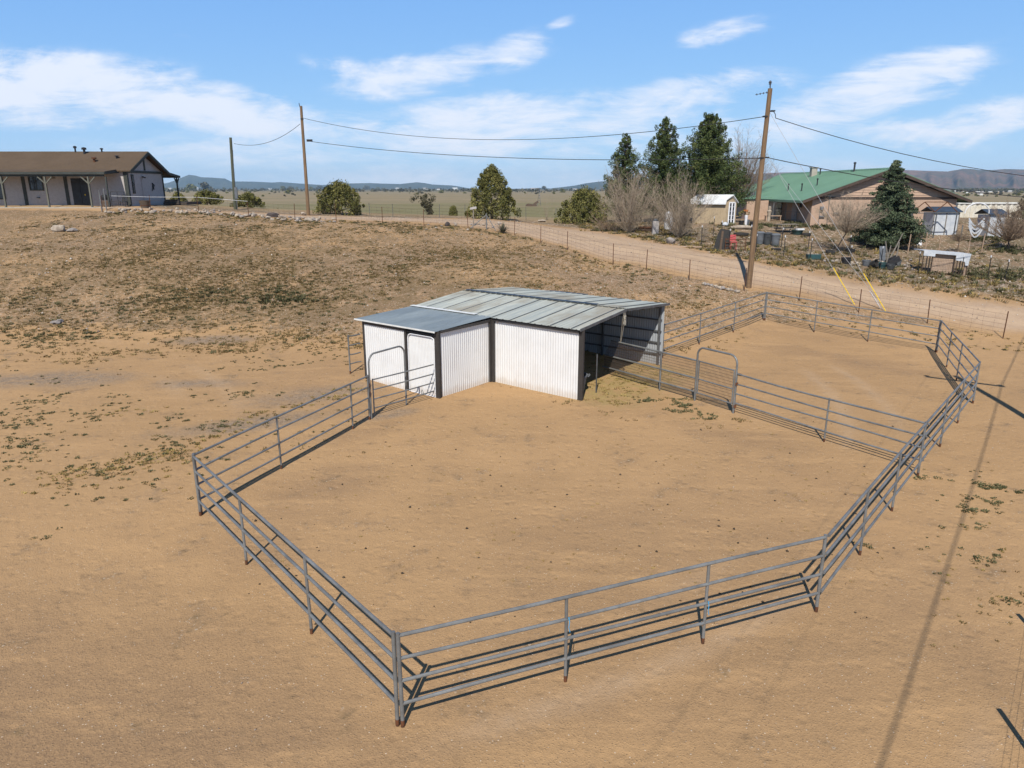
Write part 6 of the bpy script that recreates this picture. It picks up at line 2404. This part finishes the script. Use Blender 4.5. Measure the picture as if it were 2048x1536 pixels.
for k, (a, bpx, lab) in enumerate((((1773, 52, .0), (1797, 52, 2.2), 'long pale stick leaning over the black crate'), ((1770, 51, 0), (1776, 51, 1.5), 'short upright stick beside the long leaning stick'), ((1775, 52, 0), (1765, 52, 1.6), 'forked stick tilted towards the cedar'), ((1789, 52.5, 0), (1793, 52.5, 1.5), 'dark thin stick behind the black crate'))):
    p, q = D(a[0], a[1]), D(bpx[0], bpx[1]) + Vector((0, 0, bpx[2]))
    tag(MB().tube([p + Vector((0, 0, -.1)), p.lerp(q, .5) + Vector((.03, 0, 0)), q], [.06, .05, .03], 7).build('stick', 'wood_old', None, True), lab, 'stick', 'sticks propped in the yard')
gp = thing('glass_sheet', 'pale translucent sheet leaning by the sticks under the cedar', 'sheet', tuple(D(1763, 52.8)))
MB().box((0, 0, .55), (.5, .02, 1.15), .2, -.2).build('sheet', 'greyplastic', gp)
RK = 'pale stones heaped at the yard edge'
for k in range(46):
    px = rng.choice((rng.uniform(1745, 1800), rng.uniform(1790, 1830), rng.uniform(1640, 1740)))
    Y = rng.uniform(49.9, 53.5) if px > 1740 else rng.uniform(50, 51)
    rock('yard_stone', 'pale stone lying along the near edge of the cluttered yard', D(px, Y), rng.uniform(.07, .2), rng.choice(('stone_pale', 'stone_pale', 'stone_grey')), 600 + k, RK, 'stone', .75)
for k, (px, Y, lab) in enumerate(((1310, 60.5, 'grey metal locker standing between the bare shrubs'),)):
    t = thing('metal_box', lab, 'box', tuple(D(px, Y)))
    MB().box((0, 0, .5), (.5, .45, 1.05)).build('body', 'siding_grey', t, False, False, .02)
    MB().lathe([(.2, 1.03), (.2, 1.12), (.05, 1.2), (0, 1.22)], n=10).build('cap', 'greyplastic', t, True)
wbx = thing('white_drum', 'white rounded drum half hidden by the bare shrub', 'drum', tuple(D(1336, 63)))
MB().lathe([(.3, 0), (.36, .3), (.36, 1.2), (.28, 1.45), (0, 1.52)], n=14).build('shell', 'whiteplastic', wbx, True)
lg = thing('log_pile', 'brown rusty pipe and logs piled behind the grey locker', 'logs', tuple(D(1293, 61.5)))
for k in range(6):
    MB().tube([(-1.0 + .1 * k, .2 * (k % 3), .12 + .2 * (k // 3)), (1.0, .2 * (k % 3) + .1, .12 + .2 * (k // 3))], .1, 8).build('log', ('wood_brown', 'rust')[k % 2], lg, True)
pk = thing('ground_plank', 'long pale plank lying at the edge of the road bank', 'plank', tuple(D(1374, 53.5)))
MB().box((0, 0, .06), (2.1, .22, .07), -.3).build('board', 'wood_tan', pk)
grb = rock('boulder', 'greenish rounded stone in the weeds by the road bank', D(1341, 55.0), (.4, .3, .34), 'stone_grey', 700, None, 'boulder')

# white topped cage
cg = thing('animal_cage', 'wire cage with white tarpaulin top and brown back wall near the road', 'cage', tuple(D(1888, 49.4)))
c0, c1 = D(1840, 49.6), D(1932, 49.0)
hh = 1.42


def cpt(f, y, z):
    p = c0.lerp(c1, f)
    return Vector((p.x, p.y + y, p.z + z))


mb = MB()
mb.prism([cpt(.24, .12, -.1), cpt(.72, .12, -.1), cpt(.72, .12, hh - .08), cpt(.24, .12, hh - .06)], (0, .05, 0))
mb.build('back_wall', 'wood_tan', cg, False, True)
mb = MB()
mb.prism([cpt(.93, -.02, -.1), cpt(.99, -.02, -.1), cpt(.99, -.02, hh - .5), cpt(.93, -.02, hh - .4)], (0, .05, 0))
mb.build('side_board', 'wood_tan', cg, False, True)
mb = MB()
mb.prism([cpt(-.01, -.12, hh), cpt(1.01, -.12, hh - .02), cpt(1.01, -.12, hh + .06), cpt(-.01, -.12, hh + .06)], (0, 1.25, 0))
mb.prism([cpt(0, -.145, hh - .32), cpt(.25, -.145, hh - .32), cpt(.25, -.145, hh - .12), cpt(.7, -.145, hh - .12), cpt(.7, -.145, hh - .45), cpt(.9, -.145, hh - .5), cpt(.92, -.145, hh - .75), cpt(.98, -.145, hh - .75), cpt(1.012, -.145, hh + .06), cpt(0, -.145, hh + .06)], (0, .02, 0))
mb.build('tarpaulin', 'tarp', cg, False, True)
for f in (.02, .1, .16, .22, .7, .76, .82, .88, .98):
    mb = MB()
    mb.bar(cpt(f, -.05, -.1), cpt(f, -.05, hh - .02), .05, .04)
    mb.build('upright', 'wood_brown' if f not in (.1, .16) else 'black_steel', cg, False, True)
mb = MB()
wire_grid(mb, cpt(0, -.09, 0), cpt(1, -.09, 0), c1.z + .05, c1.z + hh - .1, .1, .1, .004)
mb.build('wire_infill', 'rust_wire', cg, False, True)

# white small sheds with dark roofs and the container behind
for px0, px1, Y, ytop, yb_, lab in ((1866, 1918, 64, 425, 467, 'white tarpaulin hut with a dark roof in front of the house gable'), (1978, 2012, 63, 430, 466, 'white sided hut with a dark roof behind the right bare tree')):
    t = thing('small_hut', lab, 'hut', tuple(D((px0 + px1) / 2, Y)), 0, 'white huts with dark roofs')
    x0, x1 = at(px0, 440, Y).x, at(px1, 440, Y).x
    z0 = hz((x0 + x1) / 2, Y) - .1
    z1 = at(1900, ytop, Y).z
    mb = MB()
    mb.box(((x0 + x1) / 2, Y + .8, (z0 + z1) / 2), (x1 - x0, 1.6, z1 - z0))
    mb.build('walls', 'tarp', t, False, True)
    mb = MB()
    mb.prism([(x0 - .15, Y - .2, z1 + .02), (x0 - .15, Y + 1.0, z1 + .42), (x0 - .15, Y + 1.0, z1 + .48), (x0 - .15, Y - .2, z1 + .08)], (x1 - x0 + .3, 0, 0))
    mb.prism([(x0 - .15, Y + 1.9, z1 + .02), (x0 - .15, Y + 1.002, z1 + .42), (x0 - .15, Y + 1.002, z1 + .48), (x0 - .15, Y + 1.9, z1 + .08)], (x1 - x0 + .3, 0, 0))
    mb.build('roof', 'dark_roof', t, False, True)
    for f in (.02, .5, .98):
        mb = MB()
        mb.box((x0 + (x1 - x0) * f, Y - .02, (z0 + z1) / 2), (.07, .05, z1 - z0))
        mb.build('post', 'wood_old', t, False, True)
ck = D(1972, 76)
ctn = thing('shipping_container', 'cream ribbed shipping container behind the right end of the house', 'container', tuple(ck))
x0, x1 = at(1914, 420, 76).x, at(2042, 420, 76).x
z1 = at(1970, 406, 76).z
z0 = min(hz(x0, 76), hz(x1, 76)) - .1
mb = MB()
mb.corrug((x0, 76), (x1, 76), z0, z1, .55, .05)
mb.build('front_side', 'container', ctn, False, True)
mb = MB()
mb.box(((x0 + x1) / 2, 77.25, (z0 + z1) / 2), (x1 - x0, 2.36, z1 - z0))
mb.build('body', 'container', ctn, False, True)
mb = MB()
mb.box(((x0 + x1) / 2, 75.96, z1 + .0), (x1 - x0 + .1, .16, .14))
mb.box(((x0 + x1) / 2, 75.96, z0 + .08), (x1 - x0 + .1, .16, .16))
mb.build('frame_rail', 'flash', ctn, False, True)
# hoop frame draped with white strips
hf = thing('hoop_frame', 'bent white pipe hoop with torn white sheet between the two huts', 'frame', tuple(D(1945, 62)))
o = D(1945, 62)
wd_ = at(1972, 0, 62).x - at(1920, 0, 62).x
pts = []
for k in range(13):
    a = math.pi * k / 12
    pts.append(Vector((o.x - math.cos(a) * wd_ / 2, o.y, at(1945, 427, 62).z + (at(1945, 406, 62).z - at(1945, 427, 62).z) * math.sin(a) ** .9)))
MB().tube(pts, .045, 7).build('hoop', 'whiteplastic', hf, True, True)
for k in range(4):
    x0_ = -.9 + .1 * k
    q = [o + Vector((-wd_ * .32 + wd_ * .64 * f, -.1 - .05 * k, 1.75 - .2 * k - (.6 + .12 * k) * math.sin(math.pi * f))) for f in [i / 8 for i in range(9)]]
    mb = MB()
    for i in range(8):
        mb.bar(q[i], q[i + 1], .03, .12)
    mb.build('sheet_strip', 'tarp', hf, False, True)
for dx in (-.5, .5):
    MB().tube([o + Vector((wd_ * dx, 0, -.1)), o + Vector((wd_ * dx, 0, 1.2))], .05, 6).build('leg', 'steel', hf, True, True)
# carport frame in front of the gable
cf = thing('pipe_canopy', 'bare pipe canopy frame with zigzag trusses before the house gable', 'frame', tuple(D(1870, 62.5)))
YF = 62.5
xa, xb = at(1822, 440, YF).x, at(1912, 440, YF).x
zt_, zb_ = at(1850, 404, YF).z, at(1850, 424, YF).z
mb = MB()
n = 4
for k in range(n):
    a = xa + (xb - xa) * k / n
    b = xa + (xb - xa) * (k + 1) / n
    z_a, z_b = (zb_, zt_) if k % 2 == 0 else (zt_, zb_)
    mb.bar((a, YF, z_a), (b, YF, z_b), .06)
mb.tube([(xa + (xb - xa) * .25, YF, zt_), (xb - (xb - xa) * .25, YF, zt_)], .03, 5)
mb.build('truss', 'rust', cf, False, True)
MB().tube([(xa, YF, zb_ - .1), (xb, YF, zb_ - .05)], .04, 6).build('beam', 'steel_dark', cf, True, True)
for f in (0, .3, .55, 1):
    x = xa + (xb - xa) * f
    MB().tube([(x, YF, hz(x, YF) - .1), (x, YF, zb_ - .08)], .05, 6).build('post', 'steel_dark', cf, True, True)
# second rail fence behind the cage with pale stakes
q = [D(px, 56.5 + .0 * px) for px in (1815, 1850, 1876, 1935, 1962)]
wire_fence('garden fence of pale stakes below the pipe canopy frame', q, [1.5, 1.7, 1.5, 1.5, 1.6], (.15, .6, 1.1), 'wood_tan', .045)
bk = thing('white_cone', 'small white cone shaped pot standing in the grass before the canopy frame', 'pot', tuple(D(1838, 60)))
MB().lathe([(.22, 0), (.13, .42), (.1, .44), (0, .44)], n=12).build('shell', 'whiteplastic', bk, True)
hs_ = thing('pale_hose', 'yellow brown dry stalks leaning in the grass before the right bare tree', 'stalk', tuple(D(1948, 57)))
MB().tube([Vector((0, 0, .05)), Vector((.9, .3, .5)), Vector((2.2, .6, .8))], [.05, .04, .02], 6).build('stalk', 'drygrass', hs_, True)

# ------------------------------------------------------------------ the plain
def bush_mesh(kind, seed):
    w = 1.0
    cs, rs = [], []
    rg = random.Random(seed)
    for i in range(12):
        a = i * 2.4
        z = rg.uniform(.15, .75)
        k = rg.uniform(.1, .42) * (1.1 - z)
        cs.append((math.cos(a) * k, math.sin(a) * k, z * .62))
        rs.append(rg.uniform(.16, .26))
    return clumps_cloud(cs, rs, 26, .16, (1.15, 1.15, .85))


protos = [bush_mesh('b', 40 + k) for k in range(5)]
prot = []
for k, (V, F, Tn) in enumerate(protos):
    V = V.copy()
    V[:, 2] = np.maximum(V[:, 2], -.02)
    prot.append((V, F, Tn))
BG = 'dark bushes dotted over the plain'
spots = [(382, 376, 26, 'g'), (410, 372, 30, 0), (566, 380, 14, 0), (582, 381, 16, 0), (575, 386, 14, 0), (526, 393, 7, 0), (569, 393, 7, 0), (622, 380, 12, 0), (734, 378, 16, 0), (882, 386, 12, 0), (719, 397, 6, 0), (1088, 380, 14, 0), (1124, 385, 14, 0), (640, 379, 16, 0), (375, 385, 8, 0), (420, 390, 5, 0), (447, 384, 8, 0), (556, 421, 7, 0), (590, 391, 6, 0), (655, 381, 8, 0), (756, 378, 9, 0), (820, 379, 9, 0), (840, 381, 7, 0), (1040, 383, 6, 0), (350, 380, 10, 0)]
for _ in range(60):
    spots.append((rng.uniform(330, 1180), rng.uniform(378.6, 390), rng.uniform(3, 9), 0))
for _ in range(60):
    spots.append((rng.uniform(1900, 2060), rng.uniform(379, 394), rng.uniform(4, 11), 0))
meshes = {}
for k, (px, py, w, _) in enumerate(spots):
    p = T(px, max(py, 378.6) + (3 if py < 378 else 0), 100, 5200)
    s = max(.9, w / FOC * p.y)
    i = k % 5
    if i not in meshes:
        V, F, Tn = prot[i]
        ob = np_mesh('plain_bush', V, F, 'scrub' if i % 2 else 'juniper', None, {'tint': Tn})
        meshes[i] = ob.data
    else:
        ob = bpy.data.objects.new('plain_bush', meshes[i])
        COL.objects.link(ob)
    ob.location = p
    ob.scale = (s, s, s * .9)
    ob.rotation_euler = (0, 0, k * 1.3)
    tag(ob, 'dark round bush far out on the brown plain', 'bush', BG)
# far belt of trees
cs, rs = [], []
for _ in range(900):
    Y = rng.choice((rng.uniform(1700, 2600), rng.uniform(2600, 4600)))
    px = rng.choice((rng.uniform(250, 1250), rng.uniform(1880, 2150)))
    x = (px - CX) / FOC * Y
    r = rng.uniform(3, 7)
    cs.append((x, Y, float(height(np.array([x]), np.array([Y]))[0]) + r * .6))
    rs.append(r)
V, F, Tn = clumps_cloud(cs, rs, 16, 5.5, (1.6, 1, .8))
V[:, 2] = np.maximum(V[:, 2], PLAIN - 1)
tag(np_mesh('treeline', V, F, 'scrub', None, {'tint': Tn * .8}), 'dark belt of trees along the far edge of the plain', 'treeline', None, 'stuff')
HG = 'pale houses along the far edge of the plain'
hsp = [(340, 378.5, 7), (366, 378.5, 8), (392, 378.8, 9), (424, 379.5, 4), (795, 378.6, 7), (770, 379.2, 5), (878, 379.4, 7), (910, 379.6, 9), (925, 379.8, 7), (850, 379.2, 8), (1065, 380, 9), (1048, 380, 6), (1150, 381, 8), (1075, 379.2, 7), (540, 379, 5), (680, 379.4, 5)] + [(rng.uniform(1905, 2046), rng.uniform(380, 391), rng.uniform(3, 7)) for _ in range(26)]
for k, (px, py, w) in enumerate(hsp):
    p = T(px, py, 100, 5200)
    s = w / FOC * p.y
    t = thing('far_house', 'tiny pale house at the far edge of the plain', 'house', tuple(p), rng.uniform(-.4, .4), HG)
    m = rng.choice(('flash', 'siding_grey', 'flash', 'shed_tan'))
    h = max(2.6, s * .28)
    MB().box((0, 0, h / 2 - .2), (s, s * .6, h + .4)).build('wall', m, t)
    mb = MB()
    mb.prism([(-s * .53, -s * .35, h), (-s * .53, s * .35, h), (-s * .53, 0, h + s * .16)], (s * 1.06, 0, 0))
    mb.build('roof', rng.choice(('flash', 'brown_trim', 'siding_grey')), t)
# windmill and the collapsed dark shape beside it
wp = T(1078, 411, 150, 900)
ws = wp.y
wm = thing('windmill', 'thin steel windmill tower standing in the green field', 'windmill', tuple(wp))
H_ = 27 / FOC * ws
mb = MB()
bs = H_ * .13
for sx in (-1, 1):
    for sy in (-1, 1):
        mb.bar((sx * bs, sy * bs, -.3), (sx * bs * .12, sy * bs * .12, H_ * .96), .14)
for k in range(5):
    z = H_ * (.1 + .18 * k)
    w = bs * (1 - .88 * z / H_)
    mb.bar((-w, -w, z), (w, -w, z + H_ * .1), .09)
    mb.bar((w, w, z), (-w, w, z + H_ * .1), .09)
    mb.bar((-w, -w, z), (-w, w, z), .09)
    mb.bar((w, -w, z), (w, w, z), .09)
mb.build('tower', 'steel_dark', wm)
mb = MB()
for k in range(14):
    a = k * 2 * math.pi / 14
    mb.add([(math.cos(a) * .25, -.3, H_ + math.sin(a) * .25), (math.cos(a - .12) * 1.1, -.35, H_ + math.sin(a - .12) * 1.1), (math.cos(a + .12) * 1.1, -.25, H_ + math.sin(a + .12) * 1.1)], [(0, 1, 2)])
mb.build('fan', 'steel_dark', wm)
MB().box((0, 1.0, H_), (.05, 1.4, .6)).build('tail', 'steel_dark', wm)
cp_ = T(1066, 412.5, 150, 900)
u_ = cp_.y / FOC
cl = thing('ruined_trough', 'dark brown collapsed wooden structure beside the windmill', 'ruin', tuple(cp_))
MB().prism([(-14 * u_, 0, -.2), (6 * u_, 0, -.2), (8 * u_, 0, 3 * u_), (-10 * u_, 0, 5 * u_), (-14 * u_, 0, 3 * u_)], (0, 2.5, 0)).build('base', 'wood_brown', cl)
MB().bar((0, 1, 2 * u_), (10 * u_, 1, 9 * u_), 1.2, 1.0).build('ramp', 'wood_brown', cl)
